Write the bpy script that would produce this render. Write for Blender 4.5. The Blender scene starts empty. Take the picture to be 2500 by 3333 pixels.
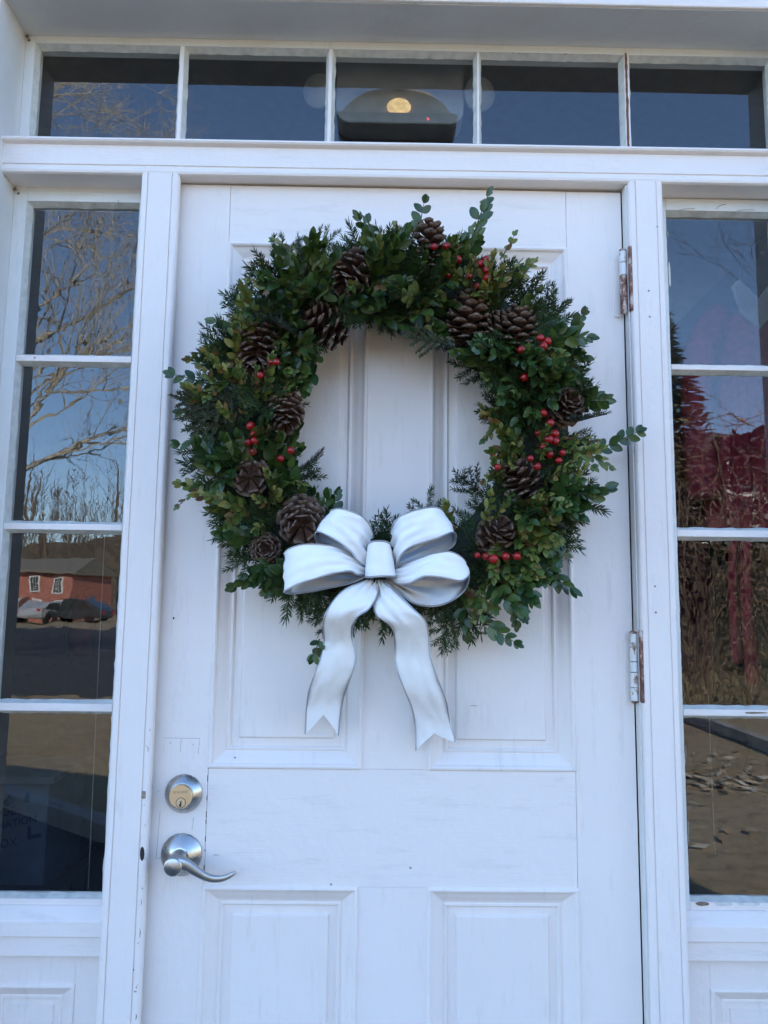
import bpy, math, random
from mathutils import Vector, Matrix, noise

random.seed(7)
R = math.radians
SC = bpy.context.scene
COL = SC.collection

# ------------------------------------------------------------------ camera
cam_d = bpy.data.cameras.new("camera")
cam = bpy.data.objects.new("camera", cam_d)
COL.objects.link(cam)
cam_d.sensor_fit = 'VERTICAL'
cam_d.sensor_height = 24.0
cam_d.sensor_width = 18.0
cam_d.lens = 24.0 * 0.75146
cam_d.clip_start = 0.01
cam_d.clip_end = 1500
rt = Vector((0.99984236, -0.01285253, 0.01224999))
up = Vector((-0.01373571, -0.12272391, 0.99234579))
fw = Vector((0.01125079, 0.99235762, 0.12288111))
cam.matrix_world = Matrix(((rt.x, up.x, -fw.x, 0.3685), (rt.y, up.y, -fw.y, -1.3055), (rt.z, up.z, -fw.z, 1.4), (0, 0, 0, 1)))
SC.camera = cam

# ------------------------------------------------------------------ sky, sun, exposure
SUN_EL, SUN_AZ = R(32), R(22)
world = bpy.data.worlds.new("World")
SC.world = world
world.use_nodes = True
wn = world.node_tree
wn.nodes.clear()
sky = wn.nodes.new("ShaderNodeTexSky")
sky.sky_type = 'NISHITA'
sky.sun_disc = False
sky.sun_elevation = SUN_EL
sky.sun_rotation = SUN_AZ
sky.air_density = 1.0
sky.dust_density = 0.0
sky.altitude = 900
sky.ozone_density = 4.0
bg = wn.nodes.new("ShaderNodeBackground")
bg.inputs["Strength"].default_value = 0.15
wo = wn.nodes.new("ShaderNodeOutputWorld")
wn.links.new(sky.outputs[0], bg.inputs[0])
wn.links.new(bg.outputs[0], wo.inputs[0])
sun_d = bpy.data.lights.new("sun", 'SUN')
sun_d.energy = 3.3
sun_d.angle = R(0.53)
sun_d.color = (1.0, 0.93, 0.82)
sun = bpy.data.objects.new("sun", sun_d)
COL.objects.link(sun)
sdir = Vector((math.sin(SUN_AZ) * math.cos(SUN_EL), math.cos(SUN_AZ) * math.cos(SUN_EL), math.sin(SUN_EL)))
sun.location = sdir * 60
sun.rotation_euler = (-sdir).to_track_quat('-Z', 'Y').to_euler()
SC.view_settings.view_transform = 'Standard'
SC.view_settings.look = 'None'
SC.view_settings.gamma = 1.0
SC.view_settings.use_curve_mapping = False
SC.view_settings.exposure = 2.31
SC.render.engine = 'CYCLES'
SC.cycles.use_denoising = True
SC.cycles.use_adaptive_sampling = True
SC.cycles.adaptive_threshold = 0.025
SC.cycles.max_bounces = 6
SC.cycles.diffuse_bounces = 3
SC.cycles.glossy_bounces = 3
SC.cycles.transparent_max_bounces = 16
SC.cycles.caustics_reflective = False
SC.cycles.caustics_refractive = False
SC.cycles.sample_clamp_indirect = 6.0


# ------------------------------------------------------------------ helpers
def wloc(o):
    v = Vector((0, 0, 0))
    while o is not None:
        v += o.location
        o = o.parent
    return v


def tag(o, label=None, cat=None, group=None, kind=None):
    if label: o["label"] = label
    if cat: o["category"] = cat
    if group: o["group"] = group
    if kind: o["kind"] = kind
    return o


def thing(name, loc, label=None, cat=None, group=None, kind=None, parent=None):
    o = bpy.data.objects.new(name, None)
    o.empty_display_size = 0.05
    COL.objects.link(o)
    if parent:
        o.parent = parent
        o.location = Vector(loc) - wloc(parent)
    else:
        o.location = loc
    return tag(o, label, cat, group, kind or ('thing' if cat else None))


def place(name, mesh, mat4, parent=None):
    """a mesh object set by a world matrix (parents are never rotated)"""
    o = bpy.data.objects.new(name, mesh)
    COL.objects.link(o)
    if parent:
        o.parent = parent
        m = mat4.copy()
        m.translation = m.translation - wloc(parent)
        o.matrix_local = m
    else:
        o.matrix_world = mat4
    return o


def basis(d, u, loc=(0, 0, 0), s=1.0):
    x = Vector(d).normalized()
    u = Vector(u)
    z = u - x * u.dot(x)
    if z.length < 1e-5:
        z = Vector((0.3, 0.2, 1)) - x * Vector((0.3, 0.2, 1)).dot(x)
    z.normalize()
    y = z.cross(x)
    l = Vector(loc)
    return Matrix(((x.x * s, y.x * s, z.x * s, l.x), (x.y * s, y.y * s, z.y * s, l.y), (x.z * s, y.z * s, z.z * s, l.z), (0, 0, 0, 1)))


def cr(pts, t):
    """Catmull-Rom through pts, t in 0..1"""
    n = len(pts) - 1
    f = min(max(t, 0.0), 1.0) * n
    i = min(int(f), n - 1)
    f -= i
    p1, p2 = Vector(pts[i]), Vector(pts[i + 1])
    p0 = Vector(pts[i - 1]) if i > 0 else p1 * 2 - p2
    p3 = Vector(pts[i + 2]) if i + 2 <= n else p2 * 2 - p1
    return 0.5 * ((2 * p1) + (p2 - p0) * f + (2 * p0 - 5 * p1 + 4 * p2 - p3) * f * f + (3 * p1 - p0 - 3 * p2 + p3) * f ** 3)


class MB:
    def __init__(s):
        s.v, s.f, s.m = [], [], []

    def add(s, vs, fs, mi=0):
        o = len(s.v)
        s.v += [tuple(p) for p in vs]
        for q in fs:
            s.f.append(tuple(i + o for i in q))
            s.m.append(mi)
        return s

    def box(s, x0, x1, y0, y1, z0, z1, mi=0):
        return s.add([(x0, y0, z0), (x1, y0, z0), (x1, y1, z0), (x0, y1, z0), (x0, y0, z1), (x1, y0, z1), (x1, y1, z1), (x0, y1, z1)],
                     [(0, 3, 2, 1), (4, 5, 6, 7), (0, 1, 5, 4), (1, 2, 6, 5), (2, 3, 7, 6), (3, 0, 4, 7)], mi)

    def quad(s, a, b, c, d, mi=0):
        return s.add([a, b, c, d], [(0, 1, 2, 3)], mi)

    def prism(s, prof, axis, a, b, mi=0):
        """closed profile swept along an axis: 'z' prof=(x,y); 'x' prof=(y,z); 'y' prof=(x,z)"""
        n = len(prof)
        def P(p, t):
            return (p[0], p[1], t) if axis == 'z' else ((t, p[0], p[1]) if axis == 'x' else (p[0], t, p[1]))
        vs = [P(p, a) for p in prof] + [P(p, b) for p in prof]
        fs = [(i, (i + 1) % n, n + (i + 1) % n, n + i) for i in range(n)]
        fs += [tuple(range(n))[::-1], tuple(range(n, 2 * n))]
        return s.add(vs, fs, mi)

    def tube(s, path, rad, n=6, mi=0, cap=True):
        path = [Vector(p) for p in path]
        k = len(path)
        vs, fs = [], []
        ref = Vector((0.13, 0.31, 0.94))
        for i, p in enumerate(path):
            t = path[min(i + 1, k - 1)] - path[max(i - 1, 0)]
            if t.length < 1e-9: t = Vector((0, 0, 1))
            t.normalize()
            a = t.cross(ref)
            if a.length < 1e-3: a = t.cross(Vector((1, 0, 0)))
            a.normalize()
            b = t.cross(a)
            r = rad[i] if isinstance(rad, (list, tuple)) else rad
            for j in range(n):
                w = 2 * math.pi * j / n
                vs.append(p + (a * math.cos(w) + b * math.sin(w)) * r)
        for i in range(k - 1):
            for j in range(n):
                fs.append((i * n + j, i * n + (j + 1) % n, (i + 1) * n + (j + 1) % n, (i + 1) * n + j))
        if cap:
            fs.append(tuple(range(n))[::-1])
            fs.append(tuple((k - 1) * n + j for j in range(n)))
        return s.add(vs, fs, mi)

    def lathe(s, prof, org, axis=(0, -1, 0), n=40, mi=0):
        """prof = (radius, height along axis)"""
        M = basis(axis, (0, 0.02, 1), org)
        vs, fs = [], []
        k = len(prof)
        for r, h in prof:
            for j in range(n):
                w = 2 * math.pi * j / n
                vs.append(M @ Vector((h, r * math.cos(w), r * math.sin(w))))
        for i in range(k - 1):
            for j in range(n):
                fs.append((i * n + j, (i + 1) * n + j, (i + 1) * n + (j + 1) % n, i * n + (j + 1) % n))
        if prof[0][0] > 1e-6: fs.append(tuple(range(n)))
        if prof[-1][0] > 1e-6: fs.append(tuple((k - 1) * n + j for j in range(n))[::-1])
        return s.add(vs, fs, mi)

    def frame_ring(s, x0, x1, z0, z1, prof, mi=0, fill=False):
        """mitred rectangular ring; prof = (inset, y)"""
        vs, fs = [], []
        for d, y in prof:
            vs += [(x0 + d, y, z0 + d), (x1 - d, y, z0 + d), (x1 - d, y, z1 - d), (x0 + d, y, z1 - d)]
        for i in range(len(prof) - 1):
            for j in range(4):
                a, b = i * 4 + j, i * 4 + (j + 1) % 4
                fs.append((a, b, b + 4, a + 4))
        if fill:
            q = (len(prof) - 1) * 4
            fs.append((q, q + 1, q + 2, q + 3))
        return s.add(vs, fs, mi)

    def mesh(s, name, mats, org=(0, 0, 0), smooth=False):
        me = bpy.data.meshes.new(name)
        o = Vector(org)
        me.from_pydata([(p[0] - o.x, p[1] - o.y, p[2] - o.z) for p in s.v], [], s.f)
        for m in (mats if isinstance(mats, (list, tuple)) else [mats]):
            me.materials.append(m)
        if any(s.m): me.polygons.foreach_set("material_index", s.m)
        if smooth: me.polygons.foreach_set("use_smooth", [True] * len(s.f))
        me.update()
        return me

    def build(s, name, mats, parent=None, smooth=False, bevel=0.0, seg=2, loc=None):
        if parent is not None:
            base = wloc(parent)
        else:
            base = Vector(loc) if loc else Vector((0, 0, 0))
        me = s.mesh(name, mats, base, smooth)
        o = bpy.data.objects.new(name, me)
        COL.objects.link(o)
        if parent is not None: o.parent = parent
        elif loc: o.location = loc
        if bevel:
            b = o.modifiers.new("bevel", 'BEVEL')
            b.width = bevel
            b.segments = seg
            b.limit_method = 'ANGLE'
            b.angle_limit = R(40)
        return o


# ------------------------------------------------------------------ materials
def new_mat(name):
    m = bpy.data.materials.new(name)
    m.use_nodes = True
    nt = m.node_tree
    nt.nodes.clear()
    out = nt.nodes.new("ShaderNodeOutputMaterial")
    b = nt.nodes.new("ShaderNodeBsdfPrincipled")
    nt.links.new(b.outputs[0], out.inputs[0])
    return m, nt, b, out


def N(nt, t, **kw):
    n = nt.nodes.new(t)
    for k, v in kw.items():
        if k in n.inputs.keys(): n.inputs[k].default_value = v
        else: setattr(n, k, v)
    return n


def pos_scaled(nt, sc):
    g = N(nt, "ShaderNodeNewGeometry")
    mp = N(nt, "ShaderNodeMapping")
    mp.inputs["Scale"].default_value = sc
    nt.links.new(g.outputs["Position"], mp.inputs[0])
    return mp.outputs[0]


def ramp(nt, src, stops):
    r = N(nt, "ShaderNodeValToRGB")
    el = r.color_ramp.elements
    while len(el) < len(stops): el.new(0.5)
    for e, (p, c) in zip(el, stops):
        e.position = p
        e.color = (c[0], c[1], c[2], 1)
    nt.links.new(src, r.inputs[0])
    return r.outputs[0]


def mixc(nt, fac, a, b):
    m = N(nt, "ShaderNodeMix", data_type='RGBA')
    if isinstance(fac, float): m.inputs[0].default_value = fac
    else: nt.links.new(fac, m.inputs[0])
    for i, c in ((6, a), (7, b)):
        if isinstance(c, (tuple, list)): m.inputs[i].default_value = (c[0], c[1], c[2], 1)
        else: nt.links.new(c, m.inputs[i])
    return m.outputs[2]


def plain(name, col, rough=0.5, metal=0.0, spec=0.5, noise_amt=0.12, scale=30.0, bump=0.0):
    m, nt, b, _ = new_mat(name)
    b.inputs["Roughness"].default_value = rough
    b.inputs["Metallic"].default_value = metal
    b.inputs["Specular IOR Level"].default_value = spec
    nz = N(nt, "ShaderNodeTexNoise", Scale=scale, Detail=5.0)
    nt.links.new(pos_scaled(nt, (1, 1, 1)), nz.inputs["Vector"])
    lo = [c * (1 - noise_amt) for c in col]
    hi = [min(1, c * (1 + noise_amt)) for c in col]
    nt.links.new(ramp(nt, nz.outputs[0], [(0.3, lo), (0.7, hi)]), b.inputs["Base Color"])
    if bump:
        bp = N(nt, "ShaderNodeBump", Distance=bump, Strength=1.0)
        nt.links.new(nz.outputs[0], bp.inputs["Height"])
        nt.links.new(bp.outputs[0], b.inputs["Normal"])
    return m


def paint(name, col=(0.80, 0.80, 0.79), aged=(0.70, 0.67, 0.60), stain=(0.45, 0.42, 0.37), vertical=True, rough=0.42, age=0.35, specks=True):
    """old white house paint: brush marks, faint yellowing, scattered specks and grime patches"""
    m, nt, b, _ = new_mat(name)
    b.inputs["Roughness"].default_value = rough
    b.inputs["Specular IOR Level"].default_value = 0.4
    big = N(nt, "ShaderNodeTexNoise", Scale=4.5, Detail=4.0, Roughness=0.6)
    nt.links.new(pos_scaled(nt, (1, 1, 1)), big.inputs["Vector"])
    f1 = N(nt, "ShaderNodeMapRange")
    f1.inputs[1].default_value, f1.inputs[2].default_value = 0.42, 0.78
    f1.inputs[3].default_value, f1.inputs[4].default_value = 0.0, age
    nt.links.new(big.outputs[0], f1.inputs[0])
    c = mixc(nt, f1.outputs[0], col, aged)
    st = N(nt, "ShaderNodeTexNoise", Scale=1.0, Detail=7.0, Roughness=0.7)
    nt.links.new(pos_scaled(nt, (9, 9, 60) if not vertical else (60, 9, 9)), st.inputs["Vector"])
    f2 = N(nt, "ShaderNodeMapRange")
    f2.inputs[1].default_value, f2.inputs[2].default_value = 0.56, 0.82
    f2.inputs[3].default_value, f2.inputs[4].default_value = 0.0, 0.38
    nt.links.new(st.outputs[0], f2.inputs[0])
    c = mixc(nt, f2.outputs[0], c, stain)
    if specks:
        vo = N(nt, "ShaderNodeTexVoronoi", Scale=16.0)
        nt.links.new(pos_scaled(nt, (1, 1, 1)), vo.inputs["Vector"])
        f3 = N(nt, "ShaderNodeMapRange")
        f3.inputs[1].default_value, f3.inputs[2].default_value = 0.022, 0.04
        f3.inputs[3].default_value, f3.inputs[4].default_value = 0.75, 0.0
        nt.links.new(vo.outputs["Distance"], f3.inputs[0])
        gate = N(nt, "ShaderNodeMath", operation='GREATER_THAN')
        gate.inputs[1].default_value = 0.80
        sep = N(nt, "ShaderNodeSeparateColor")
        nt.links.new(vo.outputs["Color"], sep.inputs[0])
        nt.links.new(sep.outputs[0], gate.inputs[0])
        mu = N(nt, "ShaderNodeMath", operation='MULTIPLY')
        nt.links.new(f3.outputs[0], mu.inputs[0])
        nt.links.new(gate.outputs[0], mu.inputs[1])
        c = mixc(nt, mu.outputs[0], c, (0.12, 0.10, 0.09))
    nt.links.new(c, b.inputs["Base Color"])
    br = N(nt, "ShaderNodeTexNoise", Scale=1.0, Detail=5.0, Roughness=0.6)
    nt.links.new(pos_scaled(nt, (420, 420, 14) if vertical else (14, 420, 420)), br.inputs["Vector"])
    lm = N(nt, "ShaderNodeTexNoise", Scale=38.0, Detail=4.0)
    nt.links.new(pos_scaled(nt, (1, 1, 1)), lm.inputs["Vector"])
    b1 = N(nt, "ShaderNodeBump", Distance=0.00028, Strength=1.0)
    nt.links.new(br.outputs[0], b1.inputs["Height"])
    b2 = N(nt, "ShaderNodeBump", Distance=0.0016, Strength=0.8)
    nt.links.new(lm.outputs[0], b2.inputs["Height"])
    nt.links.new(b1.outputs[0], b2.inputs["Normal"])
    nt.links.new(b2.outputs[0], b.inputs["Normal"])
    rr = ramp(nt, big.outputs[0], [(0.3, (rough - .06,) * 3), (0.7, (rough + .12,) * 3)])
    nt.links.new(rr, b.inputs["Roughness"])
    return m


def leaf_mat(name, stops, rough=0.38, under=(0.10, 0.14, 0.07), spec=0.45):
    m, nt, b, _ = new_mat(name)
    g = N(nt, "ShaderNodeNewGeometry")
    oi = N(nt, "ShaderNodeObjectInfo")
    ad = N(nt, "ShaderNodeMath", operation='ADD')
    nt.links.new(g.outputs["Random Per Island"], ad.inputs[0])
    nt.links.new(oi.outputs["Random"], ad.inputs[1])
    fr = N(nt, "ShaderNodeMath", operation='FRACT')
    nt.links.new(ad.outputs[0], fr.inputs[0])
    c = ramp(nt, fr.outputs[0], stops)
    nz = N(nt, "ShaderNodeTexNoise", Scale=160.0, Detail=3.0)
    nt.links.new(pos_scaled(nt, (1, 1, 1)), nz.inputs["Vector"])
    c2 = mixc(nt, nz.outputs[0], c, (0.02, 0.035, 0.012))
    mx = N(nt, "ShaderNodeMix", data_type='RGBA')
    mx.inputs[0].default_value = 0.35
    nt.links.new(c, mx.inputs[6])
    nt.links.new(c2, mx.inputs[7])
    c3 = mixc(nt, g.outputs["Backfacing"], mx.outputs[2], under)
    nt.links.new(c3, b.inputs["Base Color"])
    b.inputs["Roughness"].default_value = rough
    b.inputs["Specular IOR Level"].default_value = spec
    return m


def glass_mat(name, wave=0.0006, scale=(14, 14, 14), detail=2.0, ior=1.79, tint=(0.9, 0.93, 0.93), seed=0.0, fine=0.0):
    """old window glass: clear, mirror reflection from its outer face, ripples in the sheet"""
    m = bpy.data.materials.new(name)
    m.use_nodes = True
    nt = m.node_tree
    nt.nodes.clear()
    out = N(nt, "ShaderNodeOutputMaterial")
    tr = N(nt, "ShaderNodeBsdfTransparent")
    tr.inputs[0].default_value = (*tint, 1)
    tr2 = N(nt, "ShaderNodeBsdfTransparent")
    gl = N(nt, "ShaderNodeBsdfGlossy")
    gl.inputs["Roughness"].default_value = 0.0
    gl.inputs["Color"].default_value = (1, 1, 1, 1)
    fr = N(nt, "ShaderNodeFresnel", IOR=ior)
    g = N(nt, "ShaderNodeNewGeometry")
    mp = N(nt, "ShaderNodeMapping")
    mp.inputs["Scale"].default_value = scale
    mp.inputs["Location"].default_value = (seed * 3.1, seed * 1.7, seed * 5.3)
    nt.links.new(g.outputs["Position"], mp.inputs[0])
    nz = N(nt, "ShaderNodeTexNoise", Scale=1.0, Detail=detail, Roughness=0.45, Distortion=0.6)
    nt.links.new(mp.outputs[0], nz.inputs["Vector"])
    bp = N(nt, "ShaderNodeBump", Distance=wave, Strength=1.0)
    nt.links.new(nz.outputs[0], bp.inputs["Height"])
    nt.links.new(bp.outputs[0], gl.inputs["Normal"])
    m1 = N(nt, "ShaderNodeMixShader")
    nt.links.new(fr.outputs[0], m1.inputs[0])
    nt.links.new(tr.outputs[0], m1.inputs[1])
    nt.links.new(gl.outputs[0], m1.inputs[2])
    m2 = N(nt, "ShaderNodeMixShader")
    nt.links.new(g.outputs["Backfacing"], m2.inputs[0])
    nt.links.new(m1.outputs[0], m2.inputs[1])
    nt.links.new(tr2.outputs[0], m2.inputs[2])
    nt.links.new(m2.outputs[0], out.inputs[0])
    return m


M = {}
M['door'] = paint('door_paint', (0.858, 0.77, 0.715), (0.77, 0.69, 0.60), age=0.42)
M['trim_v'] = paint('post_paint', (0.858, 0.77, 0.715), (0.77, 0.69, 0.60), age=0.25)
M['trim_h'] = paint('bar_paint', (0.858, 0.77, 0.715), (0.74, 0.71, 0.66), vertical=False, age=0.25)
M['sash'] = paint('sash_paint', (0.77, 0.755, 0.72), (0.66, 0.61, 0.51), age=0.6)  # cream tint partly paints in warm light bounced onto the sashes
M['soffit'] = paint('soffit_paint', (0.72, 0.71, 0.69), (0.62, 0.59, 0.54), vertical=False, age=0.5)
M['jamb'] = paint('jamb_paint', (0.74, 0.72, 0.69), (0.60, 0.55, 0.48), age=0.6)
M['putty'] = plain('putty', (0.66, 0.65, 0.60), 0.7, noise_amt=0.12, scale=70, bump=0.0012)
M['clap'] = paint('clapboard_paint', (0.78, 0.78, 0.77), vertical=False)
M['chip'] = plain('bare_weathered_wood', (0.22, 0.16, 0.11), 0.85, noise_amt=0.4, scale=220)
M['chipgrey'] = plain('grey_primer', (0.27, 0.26, 0.21), 0.85, noise_amt=0.35, scale=220)
M['rustwood'] = plain('red_brown_wood', (0.17, 0.075, 0.04), 0.85, noise_amt=0.4, scale=260)
M['gap'] = plain('dark_gap', (0.03, 0.022, 0.018), 0.9)
M['interior'] = plain('interior_plaster', (0.30, 0.27, 0.24), 0.8)
M['floorwood'] = plain('floor_boards', (0.10, 0.06, 0.04), 0.5, noise_amt=0.3)
M['darkwood'] = plain('dark_varnished_wood', (0.05, 0.035, 0.03), 0.4)
M['roof'] = plain('roof_shingles', (0.09, 0.085, 0.08), 0.9)


def metal_mat(name, col, rough, aniso=0.0):
    m, nt, b, _ = new_mat(name)
    b.inputs["Base Color"].default_value = (*col, 1)
    b.inputs["Metallic"].default_value = 1.0
    nz = N(nt, "ShaderNodeTexNoise", Scale=40.0, Detail=2.0)
    nt.links.new(pos_scaled(nt, (1, 1, 1)), nz.inputs["Vector"])
    nt.links.new(ramp(nt, nz.outputs[0], [(0.3, (rough * .93,) * 3), (0.7, (rough * 1.07,) * 3)]), b.inputs["Roughness"])
    b.inputs["Anisotropic"].default_value = aniso
    return m


M['nickel'] = metal_mat('satin_nickel', (0.52, 0.50, 0.47), 0.27, 0.5)
M['nickel_dark'] = metal_mat('satin_nickel_lever', (0.47, 0.46, 0.44), 0.30)
M['brass'] = metal_mat('pale_brass', (0.78, 0.62, 0.42), 0.30)
M['brass_plug'] = metal_mat('worn_brass_plug', (0.75, 0.68, 0.52), 0.28)
M['black'] = plain('black', (0.012, 0.012, 0.012), 0.5)


def hinge_mat():
    m, nt, b, _ = new_mat('painted_rusty_hinge')
    nz = N(nt, "ShaderNodeTexNoise", Scale=85.0, Detail=6.0, Roughness=0.65)
    nt.links.new(pos_scaled(nt, (1, 1, 0.45)), nz.inputs["Vector"])
    c = ramp(nt, nz.outputs[0], [(0.33, (0.15, 0.055, 0.03)), (0.40, (0.42, 0.26, 0.17)), (0.45, (0.72, 0.70, 0.67)), (0.8, (0.78, 0.77, 0.75))])
    nt.links.new(c, b.inputs["Base Color"])
    b.inputs["Roughness"].default_value = 0.55
    return m


def hinge_rusty():
    m, nt, b, _ = new_mat('mostly_rusted_hinge')
    nz = N(nt, "ShaderNodeTexNoise", Scale=95.0, Detail=6.0, Roughness=0.65)
    nt.links.new(pos_scaled(nt, (1, 1, 0.5)), nz.inputs["Vector"])
    c = ramp(nt, nz.outputs[0], [(0.42, (0.10, 0.04, 0.03)), (0.54, (0.28, 0.13, 0.085)), (0.60, (0.55, 0.45, 0.38)), (0.75, (0.68, 0.64, 0.58))])
    nt.links.new(c, b.inputs["Base Color"])
    b.inputs["Roughness"].default_value = 0.65
    return m


M['hinge'] = hinge_mat()
M['hinge_rust'] = hinge_rusty()
M['rust'] = hinge_rusty()
M['box_leaf'] = leaf_mat('boxwood_leaf', [(0.0, (0.018, 0.046, 0.011)), (0.4, (0.030, 0.066, 0.014)), (0.75, (0.050, 0.092, 0.017)), (1.0, (0.095, 0.130, 0.025))], 0.33, (0.10, 0.12, 0.035))
M['gold_leaf'] = leaf_mat('golden_boxwood_leaf', [(0.0, (0.045, 0.095, 0.018)), (0.35, (0.10, 0.145, 0.022)), (0.62, (0.17, 0.185, 0.034)), (0.84, (0.25, 0.22, 0.05)), (0.93, (0.20, 0.09, 0.035)), (1.0, (0.12, 0.055, 0.03))], 0.45, (0.16, 0.18, 0.06))
M['fir'] = leaf_mat('fir_needle', [(0.0, (0.022, 0.044, 0.016)), (0.6, (0.042, 0.074, 0.023)), (1.0, (0.080, 0.115, 0.035))], 0.5, (0.06, 0.085, 0.07), 0.3)
M['cedar'] = leaf_mat('cedar_spray', [(0.0, (0.045, 0.06, 0.03)), (1.0, (0.085, 0.095, 0.05))], 0.6, (0.07, 0.08, 0.05), 0.3)
M['stem'] = plain('green_brown_stem', (0.07, 0.06, 0.03), 0.7, scale=120)
M['twig'] = plain('brown_twig', (0.06, 0.038, 0.022), 0.8, scale=120)


def cone_mat():
    m, nt, b, _ = new_mat('pine_cone_scale')
    at = N(nt, "ShaderNodeAttribute", attribute_name="tip")
    oi = N(nt, "ShaderNodeObjectInfo")
    nz = N(nt, "ShaderNodeTexNoise", Scale=240.0, Detail=4.0)
    nt.links.new(pos_scaled(nt, (1, 1, 1)), nz.inputs["Vector"])
    base = ramp(nt, nz.outputs[0], [(0.3, (0.038, 0.018, 0.012)), (0.7, (0.095, 0.046, 0.031))])
    tipc = ramp(nt, nz.outputs[0], [(0.3, (0.13, 0.082, 0.058)), (0.7, (0.25, 0.175, 0.13))])
    c = mixc(nt, at.outputs["Fac"], base, tipc)
    nt.links.new(c, b.inputs["Base Color"])
    b.inputs["Specular IOR Level"].default_value = 0.25
    b.inputs["Roughness"].default_value = 0.8
    return m


M['cone'] = cone_mat()


def berry_mat():
    m, nt, b, _ = new_mat('red_lacquered_berry')
    nz = N(nt, "ShaderNodeTexNoise", Scale=110.0, Detail=3.0)
    nt.links.new(pos_scaled(nt, (1, 1, 1)), nz.inputs["Vector"])
    nt.links.new(ramp(nt, nz.outputs[0], [(0.3, (0.17, 0.003, 0.004)), (0.65, (0.38, 0.006, 0.007))]), b.inputs["Base Color"])
    b.inputs["Roughness"].default_value = 0.28
    b.inputs["Coat Weight"].default_value = 0.1
    return m


M['berry'] = berry_mat()


def satin_mat():
    m, nt, b, _ = new_mat('white_satin_ribbon')
    nz = N(nt, "ShaderNodeTexNoise", Scale=22.0, Detail=4.0, Roughness=0.5)
    nt.links.new(pos_scaled(nt, (1, 1, 1)), nz.inputs["Vector"])
    nt.links.new(ramp(nt, nz.outputs[0], [(0.3, (0.90, 0.875, 0.84)), (0.7, (0.95, 0.93, 0.91))]), b.inputs["Base Color"])
    b.inputs["Roughness"].default_value = 0.46
    b.inputs["Specular IOR Level"].default_value = 0.35
    b.inputs["Sheen Weight"].default_value = 0.25
    bp = N(nt, "ShaderNodeBump", Distance=0.0022, Strength=0.8)
    nt.links.new(nz.outputs[0], bp.inputs["Height"])
    wv = N(nt, "ShaderNodeTexNoise", Scale=900.0, Detail=2.0)
    nt.links.new(pos_scaled(nt, (1, 1, 1)), wv.inputs["Vector"])
    b3 = N(nt, "ShaderNodeBump", Distance=0.0003, Strength=0.5)
    nt.links.new(wv.outputs[0], b3.inputs["Height"])
    nt.links.new(bp.outputs[0], b3.inputs["Normal"])
    nt.links.new(b3.outputs[0], b.inputs["Normal"])
    return m


def silver_mat():
    m, nt, b, _ = new_mat('silver_lame_lining')
    b.inputs["Base Color"].default_value = (0.48, 0.49, 0.51, 1)
    b.inputs["Metallic"].default_value = 0.9
    b.inputs["Roughness"].default_value = 0.48
    nz = N(nt, "ShaderNodeTexNoise", Scale=1.0, Detail=6.0)
    nt.links.new(pos_scaled(nt, (900, 60, 60)), nz.inputs["Vector"])
    bp = N(nt, "ShaderNodeBump", Distance=0.0008, Strength=0.6)
    nt.links.new(nz.outputs[0], bp.inputs["Height"])
    nt.links.new(bp.outputs[0], b.inputs["Normal"])
    return m


M['satin'] = satin_mat()
M['silver'] = silver_mat()
M['cord'] = metal_mat('silver_cord', (0.46, 0.47, 0.50), 0.4)
#@@ENV

# ================================================================== ground and building shell
def ground_mat():
    m, nt, b, _ = new_mat('dry_gravel_and_grass')
    a = N(nt, "ShaderNodeTexNoise", Scale=0.6, Detail=8.0, Roughness=0.65)
    nt.links.new(pos_scaled(nt, (1, 1, 1)), a.inputs["Vector"])
    f = N(nt, "ShaderNodeTexNoise", Scale=9.0, Detail=8.0, Roughness=0.7)
    nt.links.new(pos_scaled(nt, (1, 1, 1)), f.inputs["Vector"])
    c = ramp(nt, a.outputs[0], [(0.3, (0.36, 0.28, 0.17)), (0.55, (0.46, 0.37, 0.23)), (0.75, (0.40, 0.34, 0.19))])
    d = ramp(nt, f.outputs[0], [(0.35, (0.55, 0.52, 0.48)), (0.65, (1, 1, 1))])
    mu = N(nt, "ShaderNodeMix", data_type='RGBA', blend_type='MULTIPLY')
    mu.inputs[0].default_value = 1.0
    nt.links.new(c, mu.inputs[6])
    nt.links.new(d, mu.inputs[7])
    nt.links.new(mu.outputs[2], b.inputs["Base Color"])
    b.inputs["Roughness"].default_value = 0.95
    bp = N(nt, "ShaderNodeBump", Distance=0.05, Strength=0.6)
    nt.links.new(f.outputs[0], bp.inputs["Height"])
    nt.links.new(bp.outputs[0], b.inputs["Normal"])
    return m


M['ground'] = ground_mat()
M['asphalt'] = plain('asphalt', (0.055, 0.056, 0.06), 0.9, noise_amt=0.3, scale=3, bump=0.01)
M['concrete'] = plain('weathered_concrete', (0.32, 0.30, 0.27), 0.9, noise_amt=0.2, scale=4)

# one sheet to the horizon, level near the house, rising into a bank on the right and hills far off
def ground_z(x, y):
    z = 0.0
    if x > 5.0 and y < -7:
        k = min(1, (x - 5.0) / 6.0) * min(1, (-7 - y) / 9.0)
        z += 2.7 * k * k * (3 - 2 * k)
    return z


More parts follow.
